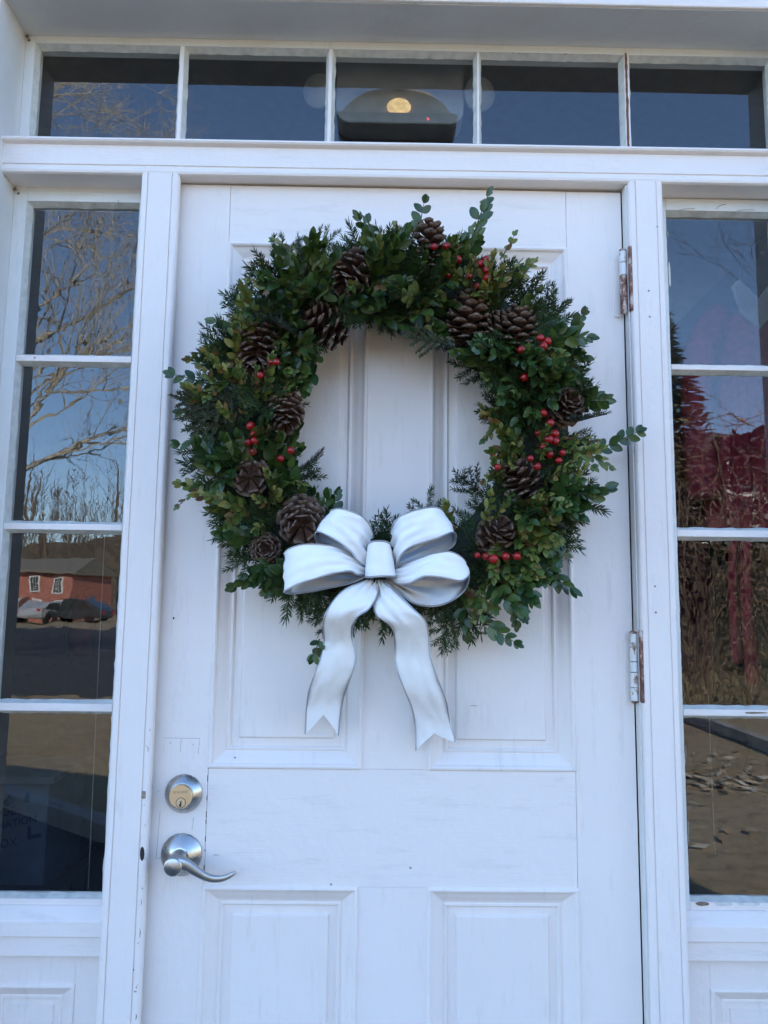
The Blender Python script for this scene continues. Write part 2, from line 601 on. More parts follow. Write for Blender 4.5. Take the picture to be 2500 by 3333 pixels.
mb = MB()
xs = [-700, -300, -150, -80, -50, -30, -20, -12, -8, -5, -3, -1, 1, 3, 5, 6, 7, 8, 9, 10, 11, 12, 14, 17, 22, 30, 45, 70, 120, 250, 700]
ys = [-700, -300, -160, -100, -70, -50, -40, -30, -24, -20, -17, -15, -13, -12, -11, -10, -9, -8, -7, -6, -5, -3, -1, 1, 4, 10, 30, 100, 300, 700]
vs = [(x, y, ground_z(x, y)) for y in ys for x in xs]
w_ = len(xs)
fs = [(j * w_ + i, j * w_ + i + 1, (j + 1) * w_ + i + 1, (j + 1) * w_ + i) for j in range(len(ys) - 1) for i in range(w_ - 1)]
mb.add(vs, fs)
tag(mb.build('ground', M['ground'], smooth=True), kind='structure')
mb = MB()
mb.quad((-70, -44, 0.006), (4.5, -44, 0.006), (4.5, -10.5, 0.006), (-70, -10.5, 0.006))
tag(mb.build('road', M['asphalt']), kind='structure')
# asphalt path with granite kerb leading off to the left
mb = MB()
mb.add([(-3.55, -5.20, 0.005), (-0.15, -2.45, 0.005), (0.8, -1.7, 0.005), (9.0, -1.6, 0.005), (9.0, -0.65, 0.005), (-9.0, -0.65, 0.005), (-9.0, -5.2, 0.005)], [(0, 1, 2, 3, 4, 5, 6)])  # asphalt spread along the front to cut light bounced onto the door
tag(mb.build('path', M['asphalt']), kind='structure')
mb = MB()
a, b = Vector((-3.6, -5.30, 0)), Vector((-0.2, -2.55, 0))
d = (b - a).normalized()
n_ = Vector((-d.y, d.x, 0)) * 0.07
mb.add([a - n_, b - n_, b + n_, a + n_, a - n_ + Vector((0, 0, .11)), b - n_ + Vector((0, 0, .11)), b + n_ + Vector((0, 0, .11)), a + n_ + Vector((0, 0, .11))],
       [(4, 5, 6, 7), (0, 1, 5, 4), (1, 2, 6, 5), (2, 3, 7, 6), (3, 0, 4, 7)])
tag(mb.build('kerb', M['concrete'], bevel=0.01), kind='structure')
mb = MB()
mb.box(4.18, 4.32, -12.0, -4.6, 0.0, 0.12)
tag(mb.build('kerb', M['concrete'], bevel=0.01), kind='structure')
tag(MB().box(-0.75, 1.58, -0.62, -0.04, 0.0, 0.06).build('door_step', M['concrete'], bevel=0.008), kind='structure')

# the building that the door belongs to: clapboard front, low gable, dark room inside
bld = thing('white_building', (0.4, 3.0, 0.0), 'white clapboard building that the door stands in', 'building')
BX0, BX1, BY1 = -3.4, 3.1, 5.2


def roof_h(x):
    return 3.15 - 0.33 * (x - 0.5) if x > -0.9 else 3.612 - 0.33 * (-0.9 - x)


wy0, wy1 = -0.012, 0.11
cx0_, cx1_ = -0.3117, 1.1397
wm = MB()
wm.box(BX0, cx0_, wy0, wy1, 0.0, 2.2)
wm.box(cx1_, BX1, wy0, wy1, 0.0, 2.2)
wm.build('front_wall', M['clap'], bld)
wm = MB()
wm.prism([(BX0, 2.2), (cx0_, 2.2), (cx0_, ZS_ := 2.4785), (cx1_, ZS_), (cx1_, 2.2), (BX1, 2.2), (BX1, roof_h(BX1)), (-0.9, roof_h(-0.9)), (BX0, roof_h(BX0))], 'y', wy0 + 0.0005, wy1)
wm.build('gable_wall', M['clap'], bld)
z = 0.05
while z < 3.5:
    zt = z + 0.105
    lo = max(BX0, -0.9 - (3.612 - zt) / 0.33)
    hi = min(BX1, 0.5 + (3.15 - zt) / 0.33)
    spans = [(lo, -0.452), (1.281, hi)] if z < 2.60 else ([(lo, -0.505), (1.335, hi)] if z < 2.685 else [(lo, hi)])
    for x0, x1 in spans:
        if x1 - x0 > 0.05:
            MB().add([(x0, wy0 - 0.014, z), (x1, wy0 - 0.014, z), (x1, wy0 - 0.002, zt), (x0, wy0 - 0.002, zt), (x0, wy0, z), (x1, wy0, z)], [(0, 1, 2, 3), (4, 5, 1, 0)]).build('clapboard', M['clap'], bld)
    z += 0.1
wm = MB()
wm.box(BX0, BX0 + 0.15, wy1, BY1, 0.0, 2.3)
wm.box(BX1 - 0.15, BX1, wy1, BY1, 0.0, 2.25)
wm.box(BX0, BX1, BY1, BY1 + 0.15, 0.0, 2.25)
wm.build('side_wall', M['clap'], bld)
for (xa, xb) in ((BX0 - 0.25, -0.9), (-0.9, BX1 + 0.25)):
    wm = MB()
    za, zb = roof_h(xa), roof_h(xb)
    wm.add([(xa, -0.05, za), (xb, -0.05, zb), (xb, BY1 + .4, zb), (xa, BY1 + .4, za), (xa, -0.05, za + .12), (xb, -0.05, zb + .12), (xb, BY1 + .4, zb + .12), (xa, BY1 + .4, za + .12)],
           [(0, 3, 2, 1), (4, 5, 6, 7), (0, 1, 5, 4), (1, 2, 6, 5), (2, 3, 7, 6), (3, 0, 4, 7)])
    wm.build('roof', M['roof'], bld)
tag(MB().box(BX0 + .15, BX1 - .15, wy1, BY1, 0.0, 0.125).build('floor', M['floorwood']), kind='structure')
tag(MB().box(-2.9, 1.50, wy1, BY1, 2.74, 2.77).build('ceiling', M['interior']), kind='structure')
M['panelling'] = plain('dark_panelling', (0.10, 0.08, 0.07), 0.7)
tag(MB().box(-2.9, 1.49, 2.4, 2.45, 0.13, 2.735).build('wall_inside', M['panelling']), kind='structure')
tag(MB().box(1.50, 1.54, wy1, 2.45, 0.13, 2.735).build('wall_inside', M['panelling']), kind='structure')
tag(MB().box(-2.94, -2.905, wy1, 2.45, 0.13, 2.735).build('wall_inside', M['panelling']), kind='structure')

# ================================================================== door surround
OX0, OX1 = -0.311, 1.139      # opening in the wall
YO = -0.047                   # outer face of the casing
ZS = 2.477                    # soffit of the head
DB = 0.135                    # bottom of the door
sur = thing('door_surround', (0.41, 0.0, DB), 'white painted wooden doorway surround with grooved posts and a transom bar', 'door frame')


def post_profile(x0, x1, door_side):
    """grooved flat post with rounded corner beads; door_side: +1 door lies at higher x"""
    g0, g1 = x0 + 0.0126, x1 - 0.0126
    p = []
    r = 0.006
    for k in range(5):
        a = math.pi / 2 * k / 4
        p.append((x0 + r - r * math.cos(a), 0.0 + r - r * math.sin(a)))
    for g in (g0, g1):
        p += [(g - 0.0012, 0.0), (g - 0.0004, 0.0022), (g + 0.0006, 0.0022), (g + 0.0014, 0.0)]
    for k in range(5):
        a = math.pi / 2 * (1 - k / 4)
        p.append((x1 - r + r * math.cos(a), 0.0 + r - r * math.sin(a)))
    if door_side > 0:
        p += [(x1, 0.013), (x1 - 0.011, 0.016), (x1 - 0.011, 0.09), (x0, 0.09)]
    else:
        p += [(x1, 0.09), (x0 - 0.0025, 0.09), (x0 - 0.0025, 0.024)]
    return p


def post(x0, x1, side):
    mb = MB()
    prof = post_profile(x0, x1, side)
    n = len(prof)
    zs = [DB - 0.05 + (2.1835 - DB + 0.05) * i / 40 for i in range(41)]
    vs, fs = [], []
    for z in zs:
        for (x, y) in prof:
            w = 0.0005 * noise.noise(Vector((x * 30, 0, z * 9)))
            vs.append((x + w, y + w * 0.6, z))
    for i in range(40):
        for j in range(n):
            fs.append((i * n + j, i * n + (j + 1) % n, (i + 1) * n + (j + 1) % n, (i + 1) * n + j))
    fs.append(tuple(range(n))[::-1])
    fs.append(tuple(40 * n + j for j in range(n)))
    mb.add(vs, fs)
    return mb.build('post', M['trim_v'], sur)


post(-0.0613, 0.0072, 1)
post(0.8185, 0.8815, -1)

# transom bar: flat fascia with a nosing on top and a bead along its lower edge
bar_prof = [(0.0, 2.1870), (0.0, 2.2235), (-0.0035, 2.2245), (-0.0085, 2.2262), (-0.0105, 2.2290), (-0.0095, 2.2325), (-0.004, 2.2345),
            (0.09, 2.2365), (0.09, 2.1700), (0.004, 2.1690), (0.0, 2.1712), (-0.0012, 2.1755), (0.0, 2.1815), (0.0022, 2.1845), (0.0022, 2.1862)]
mb = MB()
n = len(bar_prof)
vs, fs = [], []
for i in range(49):
    x = OX0 + (OX1 - OX0) * i / 48
    for (y, z) in bar_prof:
        w = 0.0006 * noise.noise(Vector((x * 8, y * 40, z * 30)))
        vs.append((x, y + w, z + w + 0.003 * (x + 0.311) / 1.45 - 0.0012))
for i in range(48):
    for j in range(n):
        fs.append((i * n + j, (i + 1) * n + j, (i + 1) * n + (j + 1) % n, i * n + (j + 1) % n))
fs += [tuple(range(n)), tuple(48 * n + j for j in range(n))[::-1]]
mb.add(vs, fs)
mb.build('transom_bar', M['trim_h'], sur)

# reveals of the outer opening
MB().box(OX0 - 0.0003, OX0, YO + 0.001, 0.10, DB - 0.05, ZS + 0.03).build('side_jamb', M['jamb'], sur, bevel=0.0015)
MB().box(OX1, OX1 + 0.0003, YO + 0.001, 0.10, DB - 0.05, ZS + 0.03).build('side_jamb', M['jamb'], sur, bevel=0.0015)
MB().box(OX0, OX1, YO + 0.0015, 0.10, ZS, ZS + 0.001).build('head_jamb', M['soffit'], sur, bevel=0.0015)
# casing boards on the face of the wall
MB().box(OX0 - 0.14, OX0 - 0.0008, YO - 0.003, -0.0122, DB - 0.05, ZS + 0.0005).build('casing', M['trim_v'], sur, bevel=0.003)
MB().box(OX1 + 0.0008, OX1 + 0.14, YO - 0.003, -0.0122, DB - 0.05, ZS + 0.0005).build('casing', M['trim_v'], sur, bevel=0.003)
MB().box(OX0 - 0.15, OX1 + 0.15, YO - 0.005, -0.0122, ZS + 0.0012, ZS + 0.17).build('head_casing', M['trim_h'], sur, bevel=0.003)
MB().box(OX0 - 0.19, OX1 + 0.19, YO - 0.035, -0.0122, ZS + 0.1715, ZS + 0.205).build('drip_cap', M['trim_h'], sur, bevel=0.004)
MB().box(OX0, OX1, -0.06, 0.13, 0.06, DB - 0.004).build('threshold', plain('worn_oak', (0.23, 0.18, 0.13), 0.7), sur, bevel=0.004)
# dark rebate behind the door edge
MB().box(-0.0038, 0.0, 0.030, 0.085, DB, 2.169).build('rebate', M['gap'], sur)
MB().box(0.8152, 0.8156, 0.0285, 0.085, DB, 2.169).build('rebate', M['gap'], sur)
MB().box(0.8154, 0.8181, 0.007, 0.0275, DB, 2.1688).build('jamb', M['jamb'], sur, bevel=0.0008)  # strip painted greyer: part grime, part shade on the side face

# sill, apron and panel under each sidelight
for (x0, x1, px0, px1) in ((OX0, -0.0613, -0.262, -0.1150), (0.8815, OX1, 0.9350, 1.0900)):
    MB().prism([(0.085, 0.905), (0.047, 0.903), (0.030, 0.884), (0.030, 0.8600), (0.036, 0.8585), (0.036, 0.8280), (0.085, 0.8275)], 'x', x0, x1).build('sill', M['trim_h'], sur, bevel=0.0012)
    mb = MB()
    prof = [(-0.03, 0.052), (0.0, 0.052)]
    # board with a rectangular opening: four rails
    mb.box(x0, px0, 0.052, 0.085, DB, 0.8274)
    mb.box(px1, x1, 0.052, 0.085, DB, 0.8274)
    mb.box(px0, px1, 0.0522, 0.085, 0.7790, 0.8274)
    mb.box(px0, px1, 0.0522, 0.085, DB, 0.26)
    mb.build('panel_frame', M['trim_v'], sur, bevel=0.0008)
    mb = MB()
    mb.frame_ring(px0, px1, 0.26, 0.7790, [(-0.001, 0.053), (0.0, 0.0495), (0.004, 0.0485), (0.007, 0.050), (0.009, 0.053), (0.022, 0.064), (0.024, 0.0625), (0.027, 0.0625), (0.029, 0.066)])
    mb.build('moulding', M['trim_v'], sur)
    mb = MB()
    mb.frame_ring(px0, px1, 0.26, 0.7790, [(0.028, 0.0655), (0.036, 0.0655), (0.0375, 0.0625)], fill=True)
    mb.build('panel', M['trim_v'], sur)


# ------------------------------------------------------------------ glazed sashes
def jit_ring(mb, x0, x1, z0, z1, y0, y1, inset=0.0055, jit=0.0016, seed=0, seg=26):
    """bead of hand-laid putty: straight outer edge on the wood, ragged inner edge on the glass"""
    rnd = random.Random(seed)
    per = []
    for (ax, az, bx, bz, nx, nz) in ((x0, z0, x1, z0, 0, 1), (x1, z0, x1, z1, -1, 0), (x1, z1, x0, z1, 0, -1), (x0, z1, x0, z0, 1, 0)):
        L = math.hypot(bx - ax, bz - az)
        k = max(6, int(L / 0.011))
        for i in range(k):
            t = i / k
            px, pz = ax + (bx - ax) * t, az + (bz - az) * t
            edge = 1.0 if 0 < i else 0.0
            j = inset + jit * (noise.noise(Vector((px * 60 + seed, 0, pz * 60))) + 0.6 * (rnd.random() - 0.5))
            if i == 0:
                # corner: inset on both axes
                dx = inset if px == x0 else -inset
                dz = inset if pz == z0 else -inset
                per.append(((px, pz), (px + dx, pz + dz)))
            else:
                qx, qz = px + nx * j, pz + nz * j
                qx = min(max(qx, x0 + inset * 0.8), x1 - inset * 0.8)
                qz = min(max(qz, z0 + inset * 0.8), z1 - inset * 0.8)
                per.append(((px, pz), (qx, qz)))
    k = len(per)
    vs = [(o[0], y0, o[1]) for o, q in per] + [(q[0], y1 - 0.0012, q[1]) for o, q in per] + [(q[0], y1 + 0.0003, q[1]) for o, q in per]
    fs = []
    for i in range(k):
        j = (i + 1) % k
        fs += [(i, j, k + j, k + i), (k + i, k + j, 2 * k + j, 2 * k + i)]
    mb.add(vs, fs)
    return mb


GY = 0.066       # outer face of the glass
SY = 0.0505      # outer face of the sash wood


def glazed(name, label, x0, x1, z0, z1, xcuts, zcuts, gmats, seed, bottoms=None):
    """xcuts/zcuts: list of (lo, hi) glass extents along x / z"""
    w = thing(name, ((x0 + x1) / 2, SY, z0), label, 'window')
    I = 0.0055
    Y1 = 0.088
    # stiles and rails
    MB().box(x0, xcuts[0][0] - I, SY, Y1, z0, z1).build('stile', M['sash'], w, bevel=0.0012)
    MB().box(xcuts[-1][1] + I, x1, SY, Y1, z0, z1).build('stile', M['sash'], w, bevel=0.0012)
    MB().box(xcuts[0][0] - I, xcuts[-1][1] + I, SY + 0.0003, Y1, zcuts[-1][1] + I, z1).build('rail', M['sash'], w, bevel=0.0012)
    MB().box(xcuts[0][0] - I, xcuts[-1][1] + I, SY + 0.0003, Y1, z0, zcuts[0][0] - I).build('rail', M['trim_h'] if len(zcuts) > 1 else M['sash'], w, bevel=0.0012)
    for a, b in zip(xcuts[:-1], xcuts[1:]):
        MB().box(a[1] + I, b[0] - I, SY + 0.0005, Y1, zcuts[0][0] - I + 0.0005, zcuts[-1][1] + I - 0.0005).build('muntin', M['trim_v'], w, bevel=0.001)
    for a, b in zip(zcuts[:-1], zcuts[1:]):
        MB().box(xcuts[0][0] - I + 0.0005, xcuts[-1][1] + I - 0.0005, SY + 0.0005, Y1, a[1] + I, b[0] - I).build('muntin', M['trim_h'], w, bevel=0.001)
    k = 0
    for xc in xcuts:
        for zc in zcuts:
            rnd = random.Random(seed + k)
            ta, tb = rnd.uniform(-1, 1) * 0.0005, rnd.uniform(-1, 1) * 0.0005
            hx, hz = (xc[1] - xc[0]) / 2, (zc[1] - zc[0]) / 2
            mb = MB()
            vs = []
            for y in (GY, GY + 0.003):
                for (sx, sz) in ((-1, -1), (1, -1), (1, 1), (-1, 1)):
                    vs.append((xc[0] + hx + sx * (hx + 0.004), y + ta * sx + tb * sz + 0.0012, zc[0] + hz + sz * (hz + 0.004)))
            mb.add(vs, [(0, 1, 2, 3), (7, 6, 5, 4), (0, 4, 5, 1), (1, 5, 6, 2), (2, 6, 7, 3), (3, 7, 4, 0)])
            mb.build('pane', gmats[k % len(gmats)], w)
            p = jit_ring(MB(), xc[0] - I, xc[1] + I, zc[0] - I, zc[1] + I, SY + 0.002, GY + 0.0010, I, 0.0016, seed + 31 * k)
            p.build('putty', M['putty'], w, smooth=False)
            k += 1
    return w


g_flat = [glass_mat('transom_glass_%d' % i, 0.00003, (7, 7, 7), seed=i * 2.3 + 1) for i in range(3)]
g_wavy = glass_mat('rippled_glass', 0.00005, (24, 24, 30), 1.0, seed=4.0)
g_wav2 = glass_mat('rippled_glass_b', 0.00005, (22, 22, 34), 1.0, seed=9.0)
g_wav3 = glass_mat('rippled_glass_c', 0.00009, (16, 16, 20), 1.0, seed=2.0)
g_calm = glass_mat('calm_glass', 0.00006, (10, 10, 10), seed=6.0)
g_run = glass_mat('streaky_glass', 0.00007, (40, 40, 16), 1.0, seed=5.0)
g_wav4 = glass_mat('rippled_glass_d', 0.00006, (18, 18, 26), 1.0, seed=7.7)

TX = [(-0.287, -0.022), (-0.003, 0.262), (0.280, 0.546), (0.5613, 0.829), (0.8497, 1.115)]
tw = glazed('transom_window', 'long five-pane transom window above the door, reflecting blue sky', OX0, OX1, 2.2366, ZS, TX, [(2.249, 2.456)],
            [g_flat[0], g_flat[1], g_flat[2], g_flat[0], g_flat[1]], 11)
SZL = [(0.9175, 1.211), (1.235, 1.523), (1.545, 1.829), (1.8515, 2.136)]
SZR = [(0.9205, 1.215), (1.237, 1.526), (1.5495, 1.8323), (1.8527, 2.1405)]
sl = glazed('sidelight_window', 'left sidelight window of four panes reflecting bare branches and a red building', OX0, -0.0613, 0.8835, 2.1698, [(-0.281, -0.083)], SZL,
            [g_calm, g_wav3, g_wavy, g_wav2], 50)
sr = glazed('sidelight_window', 'right sidelight window of four panes with red clothing hanging behind it', 0.8815, OX1, 0.8835, 2.1698, [(0.911, 1.109)], SZR,
            [g_calm, g_run, g_wav4, g_calm], 90)


# ------------------------------------------------------------------ peeled paint and bare wood
def chip(name, x, y, z, w, h, mat, parent, seed, normal='y', th=0.0005, jag=0.35):
    rnd = random.Random(seed)
    k = 11
    pts = []
    for i in range(k):
        a = 2 * math.pi * i / k
        r = 1 - jag * rnd.random()
        pts.append((math.cos(a) * r * w / 2, math.sin(a) * r * h / 2))
    mb = MB()
    if normal == 'y':
        vs = [(x + p, y - th, z + q) for p, q in pts] + [(x + p, y + 0.001, z + q) for p, q in pts]
    else:
        vs = [(x + th * normal, y + p, z + q) for p, q in pts] + [(x - 0.001 * normal, y + p, z + q) for p, q in pts]
    fs = [tuple(range(k))] + [(i, k + i, k + (i + 1) % k, (i + 1) % k) for i in range(k)]
    mb.add(vs, fs)
    return mb.build(name, mat, parent)


rnd = random.Random(3)
# the post edge by the lock is chipped down to grey primer
for i, (z, w, h) in enumerate([(0.948, .0045, .020), (0.925, .004, .016), (0.906, .004, .013), (0.880, .005, .027), (0.862, .0025, .010), (0.843, .0045, .017), (0.826, .003, .009), (0.802, .0025, .006), (0.787, .004, .014), (0.770, .003, .010), (0.755, .0045, .012), (1.02, .003, .010), (1.045, .0022, .007), (0.965, .003, .007)]):
    chip('paint_chip', 0.0005 + rnd.uniform(-.0012, .0014), 0.0006, z, w, h, M['chipgrey'] if i % 3 else M['chip'], sur, 200 + i)
for i in range(16):
    chip('paint_chip', rnd.uniform(-0.006, 0.004), 0.0004, rnd.uniform(0.72, 1.2), rnd.uniform(.0012, .0026), rnd.uniform(.0014, .004), M['chipgrey'], sur, 300 + i)
# strike plates in the post edge
MB().box(-0.0060, 0.0020, -0.0004, 0.004, 1.085, 1.099).build('strike_plate', plain('tarnished_brass', (0.30, 0.24, 0.18), 0.6, noise_amt=0.4, scale=150), sur, bevel=0.002)
chip('latch_hole', -0.0005, 0.0002, 1.000, 0.0085, 0.025, M['gap'], sur, 777, jag=0.25)
# nail holes in the right post
for i, (x, z) in enumerate([(0.8497, 1.965), (0.850, 1.917), (0.8447, 1.441), (0.8447, 1.397), (0.852, 0.748)]):
    mb = MB()
    mb.lathe([(0.0017, 0.0004), (0.0004, 0.0001)], (x, 0.0, z), n=12)
    mb.build('nail_hole', M['chip'], sur)
# bare red-brown wood where the glazing has failed, fourth transom pane
mb = MB()
vs, fs = [], []
K = 40
for i in range(K + 1):
    x = 0.5665 + (0.836 - 0.5665) * i / K
    h = 0.0016 + 0.0022 * abs(noise.noise(Vector((x * 70, 1, 2))))
    zc = 2.4635 + 0.0012 * noise.noise(Vector((x * 30, 4, 2)))
    vs += [(x, SY + 0.0012, zc - h), (x, SY + 0.0008, zc + h)]
    if i: fs.append((2 * i - 2, 2 * i, 2 * i + 1, 2 * i - 1))
mb.add(vs, fs)
vs, fs = [], []
for i in range(K + 1):
    z = 2.248 + (2.465 - 2.248) * i / K
    h = 0.0022 + 0.0016 * noise.noise(Vector((z * 70, 5, 2)))
    xc = 0.8385 + 0.0008 * noise.noise(Vector((z * 40, 9, 2)))
    vs += [(xc - h, SY - 0.0002, z), (xc + h, SY - 0.0002, z)]
    if i: fs.append((2 * i - 2, 2 * i - 1, 2 * i + 1, 2 * i))
mb.add(vs, fs)
mb.build('bare_wood_strip', M['rustwood'], tw)
# broken putty at the foot of the right sidelight
for i, (x, w) in enumerate([(0.926, .026), (0.962, .036), (1.005, .044), (1.06, .05)]):
    chip('putty_flake', x, SY - 0.0002, 0.9125, w, 0.0075, [M['chip'], M['putty'], M['putty'], M['chipgrey']][i], sr, 400 + i, jag=0.2)
for i, (x, z, w, h) in enumerate([(0.907, 2.098, .004, .016), (0.908, 2.02, .0045, .06), (0.907, 1.16, .003, .03), (0.907, 1.03, .0025, .05)]):
    chip('putty_flake', x, SY - 0.0006, z, w, h, [M['chipgrey'], M['putty'], M['chip'], M['chipgrey']][i], sr, 420 + i)
chip('putty_flake', 1.03, SY + 0.0003, 1.2265, .05, .0035, M['chip'], sr, 430)
# hairline cracks in the putty and corner grime
for i, (x, z, dx, dz) in enumerate([(0.93, 2.146, .03, .004), (1.0, 2.150, .02, .010), (1.04, 2.1475, .03, .002), (-0.118, 2.1455, .006, -.008), (-0.075, 2.146, .012, -.004)]):
    par = sr if x > 0 else sl
    MB().tube([(x, SY - 0.0003, z), (x + dx * .4, SY - 0.0003, z + dz * .7), (x + dx, SY - 0.0003, z + dz)], 0.0005, 4).build('crack', M['chip'], par)
for i, (x, z, y, s) in enumerate([(OX0 + .004, ZS - .006, 0.046, .009), (OX0 + .003, 2.162, 0.046, .008), (OX0 + .008, 2.155, SY - .0002, .006), (OX0 + .006, 2.466, SY - .0002, .007)]):
    chip('cobweb_grime', x, y, z, s, s * 1.4, M['chip'], sur, 460 + i, jag=0.6)

# ================================================================== door
FY = 0.028
door = thing('door', (0.4065, FY, DB), 'white four-panel wooden front door with worn paint', 'door')
LX0, LX1, RX0, RX1 = 0.0950, 0.3510, 0.4635, 0.7115
UZ0, UZ1, BZ0, BZ1 = 1.1305, 2.0560, 0.360, 0.9420
DX0, DX1, DZ1 = 0.0008, 0.8138, 2.1668
G = 0.00025
BK = FY + 0.044
MB().box(DX0, LX0 - G, FY, BK, DB, DZ1).build('stile', M['door'], door, bevel=0.0012)
MB().box(RX1 + G, DX1, FY + 0.0001, BK, DB, DZ1 - 0.0006).build('stile', M['door'], door, bevel=0.0012)
M['rail'] = paint('door_rail_paint', (0.858, 0.77, 0.715), (0.77, 0.69, 0.60), vertical=False, age=0.25)
for (z0, z1, dy) in ((UZ1 + G, DZ1 - 0.0003, 0.0004), (BZ1 + G, UZ0 - G, 0.0003), (DB, BZ0 - G, 0.0003)):
    MB().box(LX0 + G, RX1 - G, FY + dy, BK, z0, z1).build('rail', M['rail'], door, bevel=0.0006)
MB().box(LX1 + G, RX0 - G, FY + 0.0005, BK, UZ0, UZ1).build('mullion', M['door'], door, bevel=0.0006)
MB().box(LX1 - 0.003 + G, RX0 - G, FY + 0.0005, BK, BZ0, BZ1).build('mullion', M['door'], door, bevel=0.0006)
for (x0, x1, z0, z1) in ((LX0, LX1, UZ0, UZ1), (RX0, RX1, UZ0, UZ1), (LX0 - 0.002, LX1 - 0.003, BZ0, BZ1), (RX0, RX1 + 0.001, BZ0, BZ1)):
    p = MB()
    p.frame_ring(x0, x1, z0, z1, [(0.030, 0.0440), (0.0465, 0.0432), (0.0485, 0.0395), (0.0500, 0.0390)], fill=True)
    pan = p.build('panel', M['door'], door)
    m = MB()
    m.frame_ring(x0, x1, z0, z1, [(-0.0012, FY + 0.001), (-0.0010, FY - 0.0012), (0.0006, FY - 0.0032), (0.0036, FY - 0.0038), (0.0062, FY - 0.0022), (0.0075, FY + 0.0012),
                                  (0.0100, FY + 0.0030), (0.0160, FY + 0.0062), (0.0230, FY + 0.0110), (0.0270, FY + 0.0125), (0.0280, FY + 0.0108), (0.0310, FY + 0.0104), (0.0330, FY + 0.0125), (0.0345, FY + 0.0162)])
    m.build('moulding', M['door'], pan)
    MB().box(x0 + 0.002, x1 - 0.002, 0.052, 0.062, z0 + 0.002, z1 - 0.002).build('panel_back', M['interior'], door)

# repair patch let in around the locks (scribed lines) and small marks on the door
mk = MB()
for (a, b) in (((0.0195, 1.178), (0.0790, 1.1775)), ((0.0790, 1.1775), (0.0770, 1.152)), ((0.0740, 1.050), (0.0720, 1.030)), ((0.0180, 1.060), (0.0150, 0.985)), ((0.0150, 0.985), (0.024, 0.985)), ((0.048, 1.177), (0.047, 1.155))):
    mk.tube([(a[0], FY + 0.0001, a[1]), (b[0], FY + 0.0001, b[1])], 0.00035, 4)
mk.build('repair_joint', M['chipgrey'], door)
for i, (x, z, w, h, mt) in enumerate([(0.030, 1.170, .0022, .0022, 'chip'), (0.068, 1.168, .0018, .0018, 'chip'), (0.028, 1.083, .0024, .0020, 'chip'), (0.0135, 1.092, .0014, .0018, 'chip'), (0.026, 1.377, .0035, .006, 'black'), (0.540, 1.236, .016, .0012, 'chipgrey'),
                                      (0.114, 0.991, .012, .001, 'chipgrey'), (0.150, 2.008, .004, .006, 'rustwood'), (0.7095, 1.139, .004, .004, 'chip'), (0.7125, 0.935, .002, .010, 'chip'), (0.4640, 0.935, .002, .006, 'chip'), (0.7125, 0.905, .0015, .003, 'chip'), (0.139, 1.147, .003, .003, 'rustwood')]):
    chip('mark', x, FY - 0.0001 if z < 1.9 or x > .2 else 0.0392, z, w, h, M[mt], door, 500 + i, th=0.0004)
mk = MB()
for z0, z1 in ((1.118, 1.108), (1.085, 1.078), (1.060, 1.050), (1.047, 1.040), (1.020, 1.012), (1.000, 0.996), (0.975, 0.960)):
    mk.tube([(LX0 - 0.0005, FY + 0.0001, z0), (LX0 - 0.0003, FY + 0.0001, z1)], 0.0006, 4)
mk.build('open_joint', M['gap'], door)


# ------------------------------------------------------------------ hinges
def hinge(zs, mats, x=0.8088):
    """zs: knuckle boundaries from the top down"""
    h = thing('hinge', (x, 0.0, zs[-1]), parent=door)
    y = 0.0115
    for i in range(len(zs) - 1):
        a, b = zs[i] - 0.0006, zs[i + 1] + 0.0006
        mb = MB()
        mb.lathe([(0.0054, 0), (0.0062, 0.0006), (0.0062, a - b - 0.0006), (0.0054, a - b)], (x, y, b), axis=(0, 0, 1), n=20)
        mb.build('knuckle', mats[i], h, smooth=False)
    mb = MB()
    mb.lathe([(0.0046, 0), (0.0046, zs[0] - zs[-1])], (x, y, zs[-1]), axis=(0, 0, 1), n=14)
    mb.lathe([(0.0058, 0), (0.0062, 0.002), (0.003, 0.0042), (0, 0.0046)], (x, y, zs[0]), axis=(0, 0, 1), n=16)
    mb.lathe([(0.0058, 0), (0.0060, 0.0015), (0.003, 0.0035), (0, 0.0040)], (x, y, zs[-1]), axis=(0, 0, -1), n=16)
    mb.build('pin', M['hinge_rust'], h)
    MB().box(x - 0.0125, x - 0.001, FY - 0.0030, FY + 0.0005, zs[-1] - 0.004, zs[0] - 0.012).build('leaf_plate', M['trim_v'], h, bevel=0.0008)
    MB().box(x + 0.0075, x + 0.0135, -0.0005, 0.020, zs[-1] - 0.002, zs[0] + 0.006).build('mortise', M['rust'], h, bevel=0.002)
    return h


hinge([2.0440, 2.0215, 1.9973, 1.9795, 1.9566, 1.9300], [M['hinge'], M['hinge'], M['hinge_rust'], M['hinge_rust'], M['hinge_rust']])['label'] = 'upper hinge, white paint flaking to rust'
hinge([1.3613, 1.3384, 1.3140, 1.2963, 1.2711, 1.2486], [M['hinge'], M['hinge'], M['hinge'], M['hinge'], M['hinge']])['label'] = 'lower hinge, white with rust bleeding at the joints'
hinge([0.4613, 0.4384, 0.4140, 0.3963, 0.3711, 0.3486], [M['hinge'], M['hinge'], M['hinge'], M['hinge'], M['hinge_rust']])

